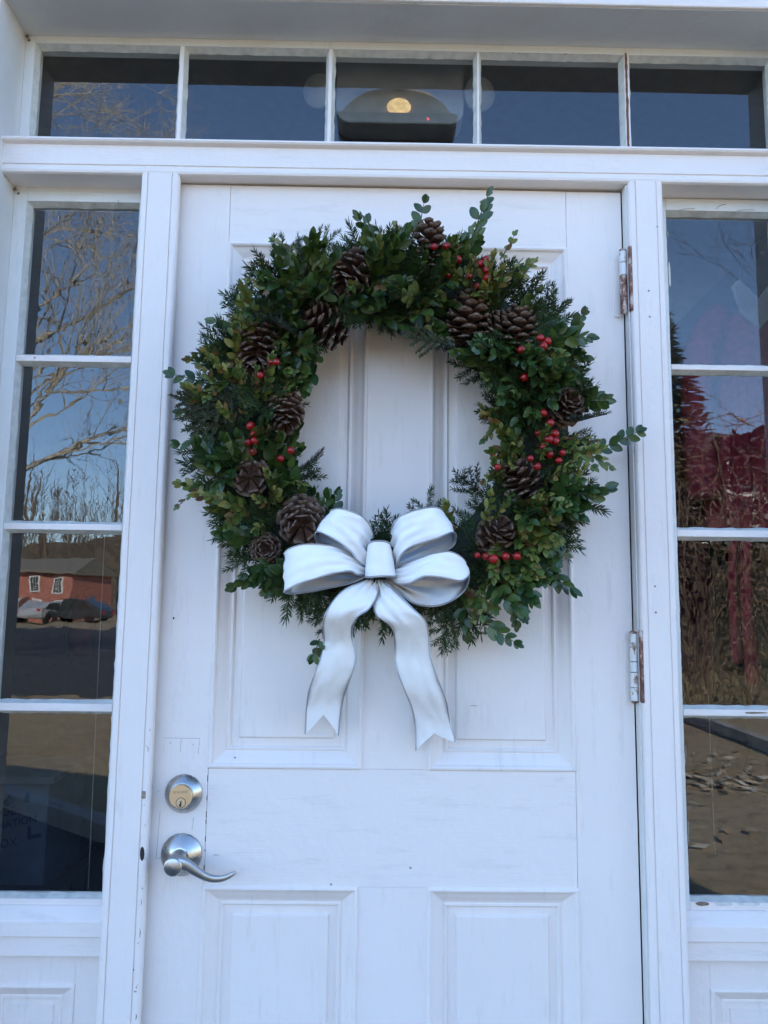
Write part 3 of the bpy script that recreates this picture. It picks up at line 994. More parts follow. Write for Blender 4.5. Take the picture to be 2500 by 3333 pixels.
# ------------------------------------------------------------------ deadbolt
db = thing('deadbolt', (0.0560, FY, 1.0885), parent=door)
db["label"] = 'round nickel deadbolt with a pale brass cylinder'
MB().lathe([(0.0312, 0), (0.0312, 0.002), (0.0300, 0.0036), (0.0195, 0.0150), (0.0190, 0.0152)], (0.0560, FY, 1.0885), n=64).build('rose', M['nickel'], db, smooth=True).modifiers.new('e', 'EDGE_SPLIT').split_angle = R(28)
MB().lathe([(0.0188, 0.012), (0.0188, 0.0215), (0.0180, 0.0226), (0.0, 0.0226)], (0.0560, FY, 1.0885), n=56).build('cylinder', M['brass'], db, smooth=True).modifiers.new('e', 'EDGE_SPLIT').split_angle = R(28)
kx, kz = 0.0572, 1.0788
ky = FY - 0.0226
MB().lathe([(0.0082, -0.001), (0.0082, 0.0003), (0.0076, 0.0005)], (kx, ky, kz), n=36).build('plug_ring', M['black'], db)
MB().lathe([(0.0073, 0.0), (0.0073, 0.0009), (0.0, 0.0009)], (kx, ky, kz), n=36).build('key_plug', M['brass_plug'], db)
mb = MB()
mb.box(kx - 0.0011, kx + 0.0011, ky - 0.0013, ky - 0.0005, kz - 0.0062, kz + 0.0028)
mb.box(kx - 0.0026, kx + 0.0006, ky - 0.00125, ky - 0.0006, kz - 0.0055, kz - 0.0018)
mb.build('keyhole', M['black'], db)


def text(name, body, loc, size, mat, parent=None, rot=(R(90), 0, 0), ext=0.0002, align='CENTER', space=1.0):
    c = bpy.data.curves.new(name, 'FONT')
    c.body = body
    c.size = size
    c.extrude = ext
    c.align_x = align
    c.align_y = 'CENTER'
    c.space_character = space
    c.materials.append(mat)
    tmp = bpy.data.objects.new(name, c)
    COL.objects.link(tmp)
    me = bpy.data.meshes.new_from_object(tmp.evaluated_get(bpy.context.evaluated_depsgraph_get()))
    bpy.data.objects.remove(tmp)
    o = bpy.data.objects.new(name, me)
    COL.objects.link(o)
    if parent:
        o.parent = parent
        o.location = Vector(loc) - wloc(parent)
    else:
        o.location = loc
    o.rotation_euler = rot
    return o


text('engraving', 'SCHLAGE', (0.0556, ky - 0.0001, 1.0955), 0.0052, plain('engraved_grey', (0.17, 0.14, 0.12), 0.5), db, rot=(R(90), R(-4), 0), space=1.1)

# ------------------------------------------------------------------ lever handle
lv = thing('lever_handle', (0.0567, FY, 0.9915), parent=door)
lv["label"] = 'satin nickel lever handle with a curved tail'
cx0, cz0 = 0.0567, 0.9915
MB().lathe([(0.0338, 0), (0.0338, 0.0022), (0.0325, 0.0040), (0.0150, 0.0150), (0.0138, 0.0156)], (cx0, FY, cz0), n=72).build('rose', M['nickel'], lv, smooth=True).modifiers.new('e', 'EDGE_SPLIT').split_angle = R(28)
MB().lathe([(0.0135, 0.012), (0.0118, 0.020), (0.0112, 0.034), (0.0118, 0.044)], (cx0, FY, cz0), n=40).build('neck', M['nickel_dark'], lv, smooth=True)
# wave-shaped grip: a swept oval that starts at the hub, dips and ends in an upturned tip
path = [(-0.004, -0.0010), (0.006, 0.0005), (0.016, -0.0010), (0.026, -0.0065), (0.036, -0.0130), (0.048, -0.0195), (0.060, -0.0235), (0.072, -0.0240), (0.083, -0.0215), (0.092, -0.0170), (0.0965, -0.0140)]
hw = [0.0125, 0.0132, 0.0118, 0.0100, 0.0088, 0.0078, 0.0070, 0.0062, 0.0052, 0.0040, 0.0022]
ht = [0.0055, 0.0062, 0.0062, 0.0058, 0.0054, 0.0050, 0.0046, 0.0042, 0.0037, 0.0030, 0.0018]
mb = MB()
vs, fs = [], []
KS, n = 44, 22
for i in range(KS + 1):
    t = i / KS
    p = cr([(a, 0, b) for a, b in path], t)
    q = cr([(a, 0, b) for a, b in path], min(1, t + 0.01)) - cr([(a, 0, b) for a, b in path], max(0, t - 0.01))
    q.normalize()
    nrm = Vector((-q.z, 0, q.x))
    w = cr([(h, 0, 0) for h in hw], t).x * 0.82
    d = cr([(h, 0, 0) for h in ht], t).x
    yy = FY - 0.0475 + 0.009 * t
    for j in range(n):
        a = 2 * math.pi * j / n
        ca, sa = math.cos(a), math.sin(a)
        ca = math.copysign(abs(ca) ** 0.7, ca)
        sa = math.copysign(abs(sa) ** 0.7, sa)
        off = nrm * (w * ca)
        vs.append((cx0 + p.x + off.x, yy + d * sa, cz0 + p.z + off.z))
for i in range(KS):
    for j in range(n):
        fs.append((i * n + j, i * n + (j + 1) % n, (i + 1) * n + (j + 1) % n, (i + 1) * n + j))
fs += [tuple(range(n))[::-1], tuple(KS * n + j for j in range(n))]
mb.add(vs, fs)
mb.lathe([(0.0118, 0.038), (0.0142, 0.043), (0.0150, 0.0485), (0.0142, 0.0528), (0.012, 0.0540), (0, 0.0545)], (cx0 - 0.001, FY, cz0 - 0.0035), n=40)
mb.build('grip', M['nickel_dark'], lv, smooth=True)

# ================================================================== wreath
# measured places (metres): cones (x, z, radius), berries (x, z), sprigs (base x, z, tip x, z), ribbon edges (x, y, z)
CONES = [(0.3263, 1.9518, 0.0338), (0.4515, 2.0011, 0.0316), (0.2821, 1.8615, 0.0338), (0.1731, 1.8187, 0.0338), (0.2193, 1.7122, 0.0286), (0.1689, 1.605, 0.0301), (0.2515, 1.5351, 0.0361), (0.1947, 1.4915, 0.0241), (0.518, 1.8735, 0.0338), (0.6021, 1.8575, 0.0301), (0.6774, 1.7286, 0.0286), (0.6072, 1.6022, 0.0316), (0.5612, 1.517, 0.0286), (0.5608, 1.8647, 0.0256)]
BERRIES = [(0.4803, 1.9876), (0.4959, 1.9599), (0.4844, 1.9392), (0.5185, 1.9466), (0.5145, 1.9329), (0.5346, 1.9564), (0.5442, 1.9655), (0.5416, 1.9434), (0.5441, 1.9298), (0.5285, 1.9169), (0.4587, 1.984), (0.6296, 1.8321), (0.6415, 1.8272), (0.6339, 1.8178), (0.5976, 1.8101), (0.6054, 1.7933), (0.6112, 1.7848), (0.6396, 1.7954), (0.6285, 1.7805), (0.6046, 1.7674), (0.6345, 1.7108), (0.6426, 1.6919), (0.6267, 1.6782), (0.6522, 1.6776), (0.6515, 1.6646), (0.6407, 1.6664), (0.6332, 1.6549), (0.6429, 1.6431), (0.6609, 1.6444), (0.6564, 1.633), (0.5536, 1.6354), (0.5583, 1.6197), (0.6101, 1.6342), (0.6226, 1.6231), (0.5892, 1.4812), (0.5719, 1.4805), (0.5523, 1.4764), (0.5274, 1.4823), (0.5408, 1.4801), (0.1832, 1.7621), (0.1702, 1.6807), (0.1841, 1.6724), (0.175, 1.6688), (0.1783, 1.656), (0.175, 1.6397), (0.2349, 1.642), (0.2183, 1.6309), (0.1682, 1.6539), (0.2006, 1.7857), (0.209, 1.7833)]
HEROES = [(0.1058, 1.7612, 0.0302, 1.7835, 'g'), (0.731, 1.6618, 0.8043, 1.694, 'g'), (0.6649, 1.8257, 0.7144, 1.9029, 'g'), (0.5263, 2.0181, 0.5478, 2.1018, 'g'), (0.436, 2.0247, 0.4411, 2.0847, 'g'), (0.5177, 1.3956, 0.5928, 1.3454, 'g'), (0.119, 1.6144, 0.0448, 1.5641, 'y'), (0.6076, 1.5003, 0.6763, 1.4923, 'y'), (0.261, 1.968, 0.1881, 2.0118, 'y'), (0.2158, 1.9144, 0.1544, 1.9457, 'y'), (0.172, 1.8334, 0.0955, 1.868, 'g'), (0.3063, 1.8356, 0.2819, 1.7209, 'g'), (0.3327, 1.8681, 0.3337, 1.8083, 'g'), (0.2721, 1.8192, 0.2508, 1.7478, 'g'), (0.0997, 1.722, 0.0508, 1.7135, 'g'), (0.1094, 1.6679, 0.0481, 1.6555, 'g'), (0.5885, 1.9372, 0.6358, 1.9748, 'y'), (0.5732, 1.986, 0.601, 2.0236, 'y'), (0.3542, 1.982, 0.3533, 2.048, 'g'), (0.3933, 1.9827, 0.3926, 2.0404, 'y'), (0.6722, 1.794, 0.7021, 1.8263, 'y'), (0.693, 1.669, 0.7516, 1.6313, 'y'), (0.6369, 1.456, 0.6711, 1.4937, 'y'), (0.5773, 1.4478, 0.6065, 1.3893, 'g'), (0.2827, 1.349, 0.2774, 1.3237, 'g'), (0.1984, 1.9792, 0.2292, 1.992, 'y'), (0.4797, 1.8226, 0.4328, 1.9182, 'y'), (0.2052, 1.7471, 0.174, 1.7701, 'y'), (0.2228, 1.6619, 0.2024, 1.5852, 'y'), (0.2849, 1.5864, 0.2383, 1.6468, 'g'), (0.5179, 1.5745, 0.5557, 1.5902, 'y'), (0.6097, 1.7143, 0.6407, 1.7461, 'y'), (0.495, 1.9355, 0.4601, 1.9025, 'y'), (0.1146, 1.73, 0.075, 1.7685, 'g'), (0.5561, 1.6747, 0.5104, 1.6354, 'g')]
FIRS = [(0.1651, 1.9095, 0.1026, 1.9316), (0.1943, 1.9932, 0.2253, 2.0274), (0.1529, 1.8031, 0.0648, 1.8138), (0.6734, 1.9184, 0.6779, 1.9501), (0.6946, 1.7634, 0.7421, 1.7722), (0.6605, 1.5807, 0.7339, 1.5778), (0.6524, 1.5495, 0.7154, 1.5426), (0.1776, 1.5199, 0.1314, 1.4926), (0.2094, 1.4746, 0.174, 1.4438), (0.241, 1.4296, 0.2353, 1.4144), (0.4562, 1.5623, 0.4537, 1.5886), (0.5454, 1.8014, 0.4824, 1.8085), (0.5609, 1.7371, 0.5296, 1.7366), (0.2876, 1.3702, 0.2807, 1.3441), (0.2889, 2.0455, 0.3008, 2.0542), (0.5977, 1.4644, 0.6434, 1.4498), (0.4836, 1.3651, 0.4724, 1.3389), (0.5824, 1.4566, 0.6128, 1.4418), (0.2741, 1.6376, 0.2818, 1.6377), (0.5139, 1.6176, 0.5023, 1.6253), (0.2361, 1.6136, 0.2826, 1.6026), (0.1759, 1.5739, 0.0962, 1.5573), (0.6285, 1.4877, 0.6792, 1.5421), (0.0783, 1.7137, 0.0286, 1.701)]
RIB = {}
RIB['UL'] = ([(0.3641, -0.115, 1.5139), (0.3576, -0.135, 1.529), (0.3407, -0.15, 1.5398), (0.3175, -0.15, 1.5469), (0.3044, -0.14, 1.5465), (0.2993, -0.125, 1.5466), (0.3026, -0.105, 1.5458), (0.3285, -0.095, 1.5396), (0.362, -0.105, 1.5083)],
             [(0.3557, -0.118, 1.4609), (0.3415, -0.135, 1.4714), (0.3332, -0.145, 1.4828), (0.3144, -0.152, 1.4971), (0.2953, -0.15, 1.5071), (0.279, -0.135, 1.513), (0.2756, -0.11, 1.5034), (0.2827, -0.1, 1.4941), (0.2989, -0.095, 1.4864), (0.3208, -0.095, 1.4823), (0.3387, -0.105, 1.471), (0.3552, -0.112, 1.4601)])
RIB['UR'] = ([(0.3932, -0.115, 1.5165), (0.398, -0.135, 1.5295), (0.4122, -0.15, 1.5397), (0.4329, -0.155, 1.5464), (0.4563, -0.15, 1.5516), (0.4707, -0.13, 1.5494), (0.4707, -0.105, 1.5448), (0.4407, -0.095, 1.539), (0.3968, -0.105, 1.5088)],
             [(0.4013, -0.118, 1.4572), (0.4039, -0.135, 1.468), (0.4087, -0.145, 1.4801), (0.421, -0.15, 1.4903), (0.4416, -0.155, 1.4975), (0.4645, -0.155, 1.5052), (0.4881, -0.138, 1.5151), (0.4947, -0.11, 1.5053), (0.4866, -0.1, 1.4929), (0.463, -0.095, 1.482), (0.4412, -0.095, 1.473), (0.419, -0.103, 1.4624), (0.4026, -0.112, 1.4564)])
RIB['LL'] = ([(0.3545, -0.112, 1.4665), (0.3306, -0.13, 1.4822), (0.3056, -0.142, 1.4905), (0.2786, -0.147, 1.4933), (0.2557, -0.147, 1.4915), (0.2381, -0.138, 1.4857), (0.2295, -0.12, 1.4794), (0.234, -0.1, 1.4852), (0.2744, -0.09, 1.4887), (0.321, -0.095, 1.4714), (0.353, -0.105, 1.4582)],
             [(0.3539, -0.116, 1.4492), (0.3419, -0.135, 1.4489), (0.3317, -0.147, 1.4534), (0.307, -0.152, 1.4496), (0.2825, -0.155, 1.4421), (0.2535, -0.152, 1.4323), (0.2336, -0.135, 1.4228), (0.2331, -0.115, 1.4204), (0.2422, -0.1, 1.4193), (0.2674, -0.092, 1.4226), (0.2998, -0.09, 1.4295), (0.3305, -0.098, 1.4366), (0.3532, -0.108, 1.4456)])
RIB['LR'] = ([(0.3998, -0.112, 1.4585), (0.4179, -0.13, 1.4663), (0.4467, -0.142, 1.4776), (0.4652, -0.147, 1.4828), (0.4821, -0.146, 1.4843), (0.498, -0.135, 1.4787), (0.5085, -0.118, 1.4703), (0.5041, -0.1, 1.4691), (0.4744, -0.09, 1.4693), (0.4303, -0.095, 1.4597), (0.3974, -0.105, 1.4523)],
             [(0.3908, -0.118, 1.4449), (0.4033, -0.13, 1.4357), (0.4197, -0.142, 1.4364), (0.4318, -0.15, 1.4421), (0.4461, -0.154, 1.4471), (0.473, -0.155, 1.4449), (0.4985, -0.15, 1.4409), (0.5126, -0.132, 1.4495), (0.5109, -0.112, 1.4321), (0.5019, -0.1, 1.4204), (0.4829, -0.095, 1.4083), (0.4614, -0.092, 1.4025), (0.4352, -0.092, 1.4052), (0.4176, -0.096, 1.4151), (0.3977, -0.102, 1.4309), (0.3834, -0.11, 1.4412)])
RIB['KN'] = ([(0.3622, -0.105, 1.4931), (0.358, -0.13, 1.4953), (0.3644, -0.15, 1.4976), (0.3748, -0.156, 1.4986), (0.3854, -0.15, 1.4978), (0.3921, -0.13, 1.4953), (0.3894, -0.105, 1.4934)],
             [(0.3596, -0.105, 1.4497), (0.3539, -0.13, 1.4461), (0.361, -0.15, 1.4445), (0.3766, -0.158, 1.4457), (0.3922, -0.15, 1.4462), (0.4007, -0.13, 1.4467), (0.3953, -0.105, 1.4502)])
RIB['TL'] = ([(0.3566, -0.115, 1.4407), (0.344, -0.122, 1.4361), (0.3231, -0.128, 1.4261), (0.3049, -0.135, 1.4059), (0.2941, -0.13, 1.385), (0.291, -0.1, 1.3633), (0.2908, -0.075, 1.3452), (0.2856, -0.07, 1.3211), (0.277, -0.065, 1.2969), (0.2668, -0.045, 1.2688), (0.2608, -0.02, 1.2351), (0.2585, -0.005, 1.192)],
             [(0.3748, -0.118, 1.4387), (0.3734, -0.128, 1.4278), (0.3719, -0.135, 1.4151), (0.3596, -0.14, 1.3962), (0.345, -0.135, 1.3867), (0.3362, -0.108, 1.3714), (0.3348, -0.082, 1.3503), (0.3404, -0.07, 1.3239), (0.3372, -0.062, 1.3016), (0.3272, -0.045, 1.2739), (0.3189, -0.018, 1.2444), (0.3124, -0.003, 1.19)])
RIB['TR'] = ([(0.3748, -0.112, 1.44), (0.3708, -0.122, 1.4195), (0.3682, -0.13, 1.4067), (0.3722, -0.135, 1.3891), (0.3936, -0.125, 1.3736), (0.4007, -0.1, 1.3571), (0.4029, -0.078, 1.3315), (0.4069, -0.07, 1.3009), (0.4205, -0.055, 1.2672), (0.4326, -0.03, 1.2382), (0.4389, -0.01, 1.2068), (0.4408, 0.0, 1.1663)],
             [(0.3812, -0.118, 1.4409), (0.3928, -0.13, 1.4301), (0.4075, -0.136, 1.4176), (0.4287, -0.135, 1.397), (0.4463, -0.125, 1.3794), (0.4537, -0.1, 1.3545), (0.4573, -0.082, 1.3259), (0.4699, -0.068, 1.2906), (0.4841, -0.05, 1.2587), (0.4921, -0.025, 1.2294), (0.4977, -0.01, 1.2074), (0.5048, -0.002, 1.1813)])
WC = Vector((0.395, -0.03, 1.700))
RM = 0.250
wreath = thing('wreath', (0.395, FY, 1.700), 'round evergreen wreath with pine cones, red berries and a white bow hanging on the door', 'wreath')
BOWC = Vector((0.376, -0.12, 1.465))


# ---- leaf and needle shapes
def leaf_geo(L, W, fold=0.25, droop=0.15):
    """ovate leaf along +X, normal +Z, folded on the midrib"""
    ts = [0.0, 0.12, 0.32, 0.56, 0.80, 0.94, 1.0]
    ws = [0.0, 0.55, 0.95, 1.0, 0.72, 0.34, 0.0]
    vs, fs = [], []
    rows = []
    for t, w in zip(ts, ws):
        x = L * t
        zc = -droop * L * t * t
        hw_ = W * w / 2
        if w == 0:
            rows.append([len(vs)])
            vs.append((x, 0, zc))
        else:
            rows.append([len(vs), len(vs) + 1, len(vs) + 2])
            vs += [(x, -hw_, zc + fold * hw_), (x, 0, zc), (x, hw_, zc + fold * hw_)]
    for a, b in zip(rows[:-1], rows[1:]):
        if len(a) == 1:
            fs += [(a[0], b[0], b[1]), (a[0], b[1], b[2])]
        elif len(b) == 1:
            fs += [(a[0], b[0], a[1]), (a[1], b[0], a[2])]
        else:
            fs += [(a[0], b[0], b[1], a[1]), (a[1], b[1], b[2], a[2])]
    return vs, fs


def sprig_leaves(rnd, L, pairs, ll, lw, bend=0.25):
    """stem path along +X and the matrices of its leaves (boxwood: opposite pairs)"""
    path = []
    b1, b2 = rnd.uniform(-bend, bend), rnd.uniform(-bend, bend)
    for i in range(7):
        t = i / 6
        path.append(Vector((L * t, L * b1 * t * t, L * b2 * t * t * 0.7)))
    mats = []
    for k in range(pairs):
        t = 0.12 + 0.86 * k / max(1, pairs - 1)
        p = cr(path, t)
        d = (cr(path, min(1, t + .05)) - cr(path, max(0, t - .05))).normalized()
        s = (0.72 + 0.4 * math.sin(math.pi * min(1, t * 1.05))) * rnd.uniform(0.85, 1.12)
        for sg in (-1, 1):
            sp = R(rnd.uniform(38, 62)) * (1 - 0.35 * t)
            rl = R(rnd.uniform(-30, 30)) + (R(90) if k % 2 and rnd.random() < .55 else 0)
            side = Vector((0, math.cos(rl), math.sin(rl)))
            dirv = d * math.cos(sp) + side * sg * math.sin(sp)
            nrm = Vector((-0.25, rnd.uniform(-.3, .3), 1.0))
            mats.append((basis(dirv, nrm, p, s), ll * s))
    # terminal leaf
    d = (path[-1] - path[-2]).normalized()
    mats.append((basis(d, (0, 0.2, 1), path[-1], 0.8), ll))
    return path, mats


def leaf_variants(L, W, mat, nm):
    out = []
    for i, (f, dr) in enumerate(((0.18, 0.10), (0.35, 0.22), (0.10, -0.08), (0.28, 0.30))):
        vs, fs = leaf_geo(L, W, f, dr)
        mb = MB()
        mb.add(vs, fs)
        out.append((mb.mesh(nm, mat, smooth=True), vs, fs))
    return out


KINDS = {'g': dict(ll=0.0215, lw=0.0125, mat=M['box_leaf'], pairs=6, L=0.072), 'y': dict(ll=0.0150, lw=0.0085, mat=M['gold_leaf'], pairs=8, L=0.068)}
LV = {k: leaf_variants(d['ll'], d['lw'], d['mat'], 'leaf') for k, d in KINDS.items()}


def joined_sprig(kind, seed):
    d = KINDS[kind]
    rnd = random.Random(seed)
    path, mats = sprig_leaves(rnd, d['L'] * rnd.uniform(0.85, 1.2), d['pairs'] + rnd.randint(-1, 2), d['ll'], d['lw'])
    mb = MB()
    mb.tube(path, [0.0012, 0.0011, 0.001, 0.0009, 0.0008, 0.0006, 0.0005], 4, mi=1)
    for m, _ in mats:
        me, vs, fs = LV[kind][rnd.randint(0, 3)]
        mb.add([m @ Vector(v) for v in vs], fs, 0)
    return mb.mesh('boxwood_sprig', [d['mat'], M['stem']], smooth=True)


def fir_mesh(seed, L=0.11, side=2, mat='fir', nl=0.0155, dens=1.0):
    rnd = random.Random(seed)
    mb = MB()
    stems = []
    b1, b2 = rnd.uniform(-.15, .15), rnd.uniform(-.12, .12)
    main = [Vector((L * t, L * b1 * t * t, L * b2 * t * t)) for t in (0, .2, .4, .6, .8, 1)]
    stems.append((main, 1.0))
    for k in range(side):
        for sg in (-1, 1):
            t = 0.22 + 0.24 * k + rnd.uniform(-.05, .05)
            p = cr(main, t)
            a = R(rnd.uniform(35, 50)) * sg
            l2 = L * (0.55 - 0.16 * k)
            dv = Vector((math.cos(a), math.sin(a), rnd.uniform(-.15, .15)))
            stems.append(([p + dv * l2 * q + Vector((l2 * .12 * q * q, 0, 0)) for q in (0, .33, .66, 1)], 0.85))
    for path, sc in stems:
        mb.tube(path, [0.0011 * (1 - .5 * i / (len(path) - 1)) for i in range(len(path))], 4, mi=1)
        ln = sum((path[i + 1] - path[i]).length for i in range(len(path) - 1))
        cnt = int(ln / 0.00075 * dens)
        for i in range(cnt):
            t = (i + rnd.random()) / cnt
            p = cr(path, t)
            d = (cr(path, min(1, t + .04)) - cr(path, max(0, t - .04))).normalized()
            # needles fan to both sides and forward over the top of the twig
            w = rnd.choice((-1, 1)) * R(rnd.uniform(5, 85)) + R(90)
            sidev = Vector((0, 0, 1)).cross(d)
            upv = d.cross(sidev)
            out = sidev * math.cos(w) + upv * abs(math.sin(w)) * rnd.uniform(.2, 1)
            lean = R(rnd.uniform(38, 62)) if t < 0.93 else R(rnd.uniform(12, 40))
            dv = (d * math.cos(lean) + out.normalized() * math.sin(lean)).normalized()
            l = nl * sc * rnd.uniform(0.75, 1.15)
            ac = dv.cross(upv + sidev * rnd.uniform(-.6, .6))
            if ac.length < 1e-4: continue
            ac = ac.normalized() * 0.00085
            q = p + dv * l * .5 + out * 0.0005
            e = p + dv * l
            mb.add([p - ac * .7, p + ac * .7, q + ac, e, q - ac], [(0, 1, 2, 4), (4, 2, 3)], 0)
    return mb.mesh('fir_sprig', [M[mat], M['twig']])


FIRM = [fir_mesh(100 + i, 0.095 + 0.012 * (i % 3), 2 + i % 2) for i in range(6)]
CEDAR = [fir_mesh(200 + i, 0.075, 3, 'cedar', 0.006, 1.5) for i in range(2)]
GRN = [joined_sprig('g', 300 + i) for i in range(7)]
GLD = [joined_sprig('y', 400 + i) for i in range(7)]

# ---- base ring wound with dark twigs
mb = MB()
vs, fs = [], []
A_, B_ = 72, 14
for i in range(A_):
    th = 2 * math.pi * i / A_
    rad = Vector((math.cos(th), 0, math.sin(th)))
    c = WC + rad * RM + Vector((0, 0.012, 0))
    for j in range(B_):
        al = 2 * math.pi * j / B_
        r = 0.050 * (1 + 0.25 * noise.noise(Vector((math.cos(th) * 3, math.sin(th) * 3, j * .7))))
        vs.append(c + rad * r * 1.05 * math.cos(al) + Vector((0, -1, 0)) * r * 0.80 * math.sin(al))
for i in range(A_):
    for j in range(B_):
        fs.append((i * B_ + j, ((i + 1) % A_) * B_ + j, ((i + 1) % A_) * B_ + (j + 1) % B_, i * B_ + (j + 1) % B_))
mb.add(vs, fs)
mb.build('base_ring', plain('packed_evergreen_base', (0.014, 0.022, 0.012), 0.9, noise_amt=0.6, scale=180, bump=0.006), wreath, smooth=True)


def near_front(x, z, rc=1.0):
    """inside the patch of a cone or the bow's knot, where nothing should stick up in front"""
    for cx, cz, r in CONES:
        if math.hypot(x - cx, z - cz) < r * rc: return True
    return False


def in_bow(x, z):
    return 0.228 < x < 0.522 and 1.385 < z < 1.55


rnd = random.Random(21)


def edge_r(a):
    """ragged outer edge of the leafy ring, slimmer at the upper left"""
    r = 0.326 + 0.022 * noise.noise(Vector((math.cos(a) * 2.2, math.sin(a) * 2.2, 4.0))) + 0.012 * noise.noise(Vector((math.cos(a) * 6, math.sin(a) * 6, 9.0)))
    d = abs((a - R(128) + math.pi) % (2 * math.pi) - math.pi)
    e = abs((a + R(52) + math.pi) % (2 * math.pi) - math.pi)
    return r - 0.022 * max(0.0, 1 - d / R(45)) + 0.026 * max(0.0, 1 - e / R(32))


# ---- fir: a ragged ring pointing outwards, another inwards, more across the face
def put(name, mesh, base, d, roll, s, kind=None):
    d = Vector(d).normalized()
    e = Vector(base) + d * 0.10 * s
    m_ = Vector(base) + d * 0.05 * s
    if (in_bow(e.x, e.z) or in_bow(m_.x, m_.z)) and min(e.y, m_.y) < -0.060:
        d.y = 0.12
        base = Vector((base[0], max(base[1], -0.05), base[2]))
    o = place(name, mesh, basis(d, Vector((0, -1, 0)) + Vector((rnd.uniform(-roll, roll), 0, rnd.uniform(-roll, roll))), base, s), wreath)
    if kind: o["kind"] = kind
    return o


for (x0, z0, x1, z1) in FIRS:
    d = Vector((x1 - x0, -0.01, z1 - z0))
    L = max(0.075, d.length * 1.35)
    tip = Vector((x1, -0.045, z1))
    d.normalize()
    put('fir_sprig', rnd.choice(FIRM), tip - d * L, d, 0.3, L / 0.107)
NF = 74
for k in range(NF):
    th = 2 * math.pi * (k + rnd.random() * .8) / NF
    rad = Vector((math.cos(th), 0, math.sin(th)))
    tan = Vector((-math.sin(th), 0, math.cos(th)))
    sw = R(rnd.uniform(-55, 40))
    d = rad * math.cos(sw) - tan * math.sin(sw) + Vector((0, rnd.uniform(-.35, .1), 0))
    bs = WC + rad * (RM + rnd.uniform(-.005, .012)) + Vector((0, rnd.uniform(-.03, .015), 0))
    put('fir_sprig', rnd.choice(FIRM), bs, d, 0.5, rnd.uniform(0.72, 1.02) * (edge_r(th) / 0.326))
for k in range(46):
    th = 2 * math.pi * (k + rnd.random() * .8) / 46
    rad = Vector((math.cos(th), 0, math.sin(th)))
    tan = Vector((-math.sin(th), 0, math.cos(th)))
    sw = R(rnd.uniform(-60, 60))
    d = -rad * math.cos(sw) + tan * math.sin(sw) + Vector((0, rnd.uniform(-.4, .1), 0))
    bs = WC + rad * (RM + rnd.uniform(-.015, .01)) + Vector((0, rnd.uniform(-.03, .015), 0))
    put('fir_sprig', rnd.choice(FIRM), bs, d, 0.5, rnd.uniform(0.66, 0.88))
for k in range(90):
    th = rnd.uniform(0, 2 * math.pi)
    rad = Vector((math.cos(th), 0, math.sin(th)))
    tan = Vector((-math.sin(th), 0, math.cos(th)))
    d = tan * rnd.uniform(-1, 1) + rad * rnd.uniform(-.8, 1) + Vector((0, -0.55, 0))
    bs = WC + rad * (RM + rnd.uniform(-.05, .05)) + Vector((0, -0.025, 0))
    e = bs + d.normalized() * 0.07
    if near_front(e.x, e.z, 1.1) or in_bow(e.x, e.z): continue
    put('fir_sprig', rnd.choice(FIRM), bs, d, 0.5, rnd.uniform(0.7, 0.95))
for (x, z, dx, dz) in ((0.125, 1.735, -1, -.25), (0.14, 1.745, -.3, -.5), (0.11, 1.715, -1, .1), (0.485, 1.835, -1, -.1), (0.13, 1.70, -1, -.5)):
    put('cedar_sprig', rnd.choice(CEDAR), Vector((x, -0.085, z)), Vector((dx, -.25, dz)), 0.4, 1.0)

# ---- boxwood over the fir: dark and golden bunches in turn
made = 0
for k in range(1400):
    th = rnd.uniform(0, 2 * math.pi)
    al = R(rnd.uniform(12, 172))            # round the tube: 0 outside, 90 front, 180 inside
    rad = Vector((math.cos(th), 0, math.sin(th)))
    tan = Vector((-math.sin(th), 0, math.cos(th)))
    nrm = rad * math.cos(al) + Vector((0, -1, 0)) * math.sin(al)
    thin = 0.70 if 4.2 < th < 5.2 else 1.0
    bs = WC + rad * RM + nrm * (0.048 * thin) + Vector((0, 0.004, 0))
    sw = rnd.uniform(-1.0, .55)
    d = nrm * rnd.uniform(.45, 1.0) + tan * sw + rad * rnd.uniform(-.1, .35)
    d.normalize()
    tip = bs + d * 0.075
    mid = bs + d * 0.04
    if (near_front(tip.x, tip.z, 1.05) or near_front(mid.x, mid.z, 0.95)) and tip.y < -0.05: continue
    if in_bow(tip.x, tip.z) and tip.y < -0.07: continue
    if tip.y < -0.150: continue
    rr_ = math.hypot(tip.x - WC.x, tip.z - WC.z)
    if rr_ < 0.160 or rr_ > edge_r(math.atan2(tip.z - WC.z, tip.x - WC.x)) + rnd.uniform(-.012, .018): continue
    gold = noise.noise(Vector((bs.x * 9 + 3.1, bs.y * 6, bs.z * 9))) + rnd.uniform(-.22, .22)
    kind = 'y' if gold > -0.02 else 'g'
    put('boxwood_sprig', rnd.choice(GLD if kind == 'y' else GRN), bs, d, 0.6, rnd.uniform(0.95, 1.25), 'stuff')
    made += 1
    if made >= 225: break

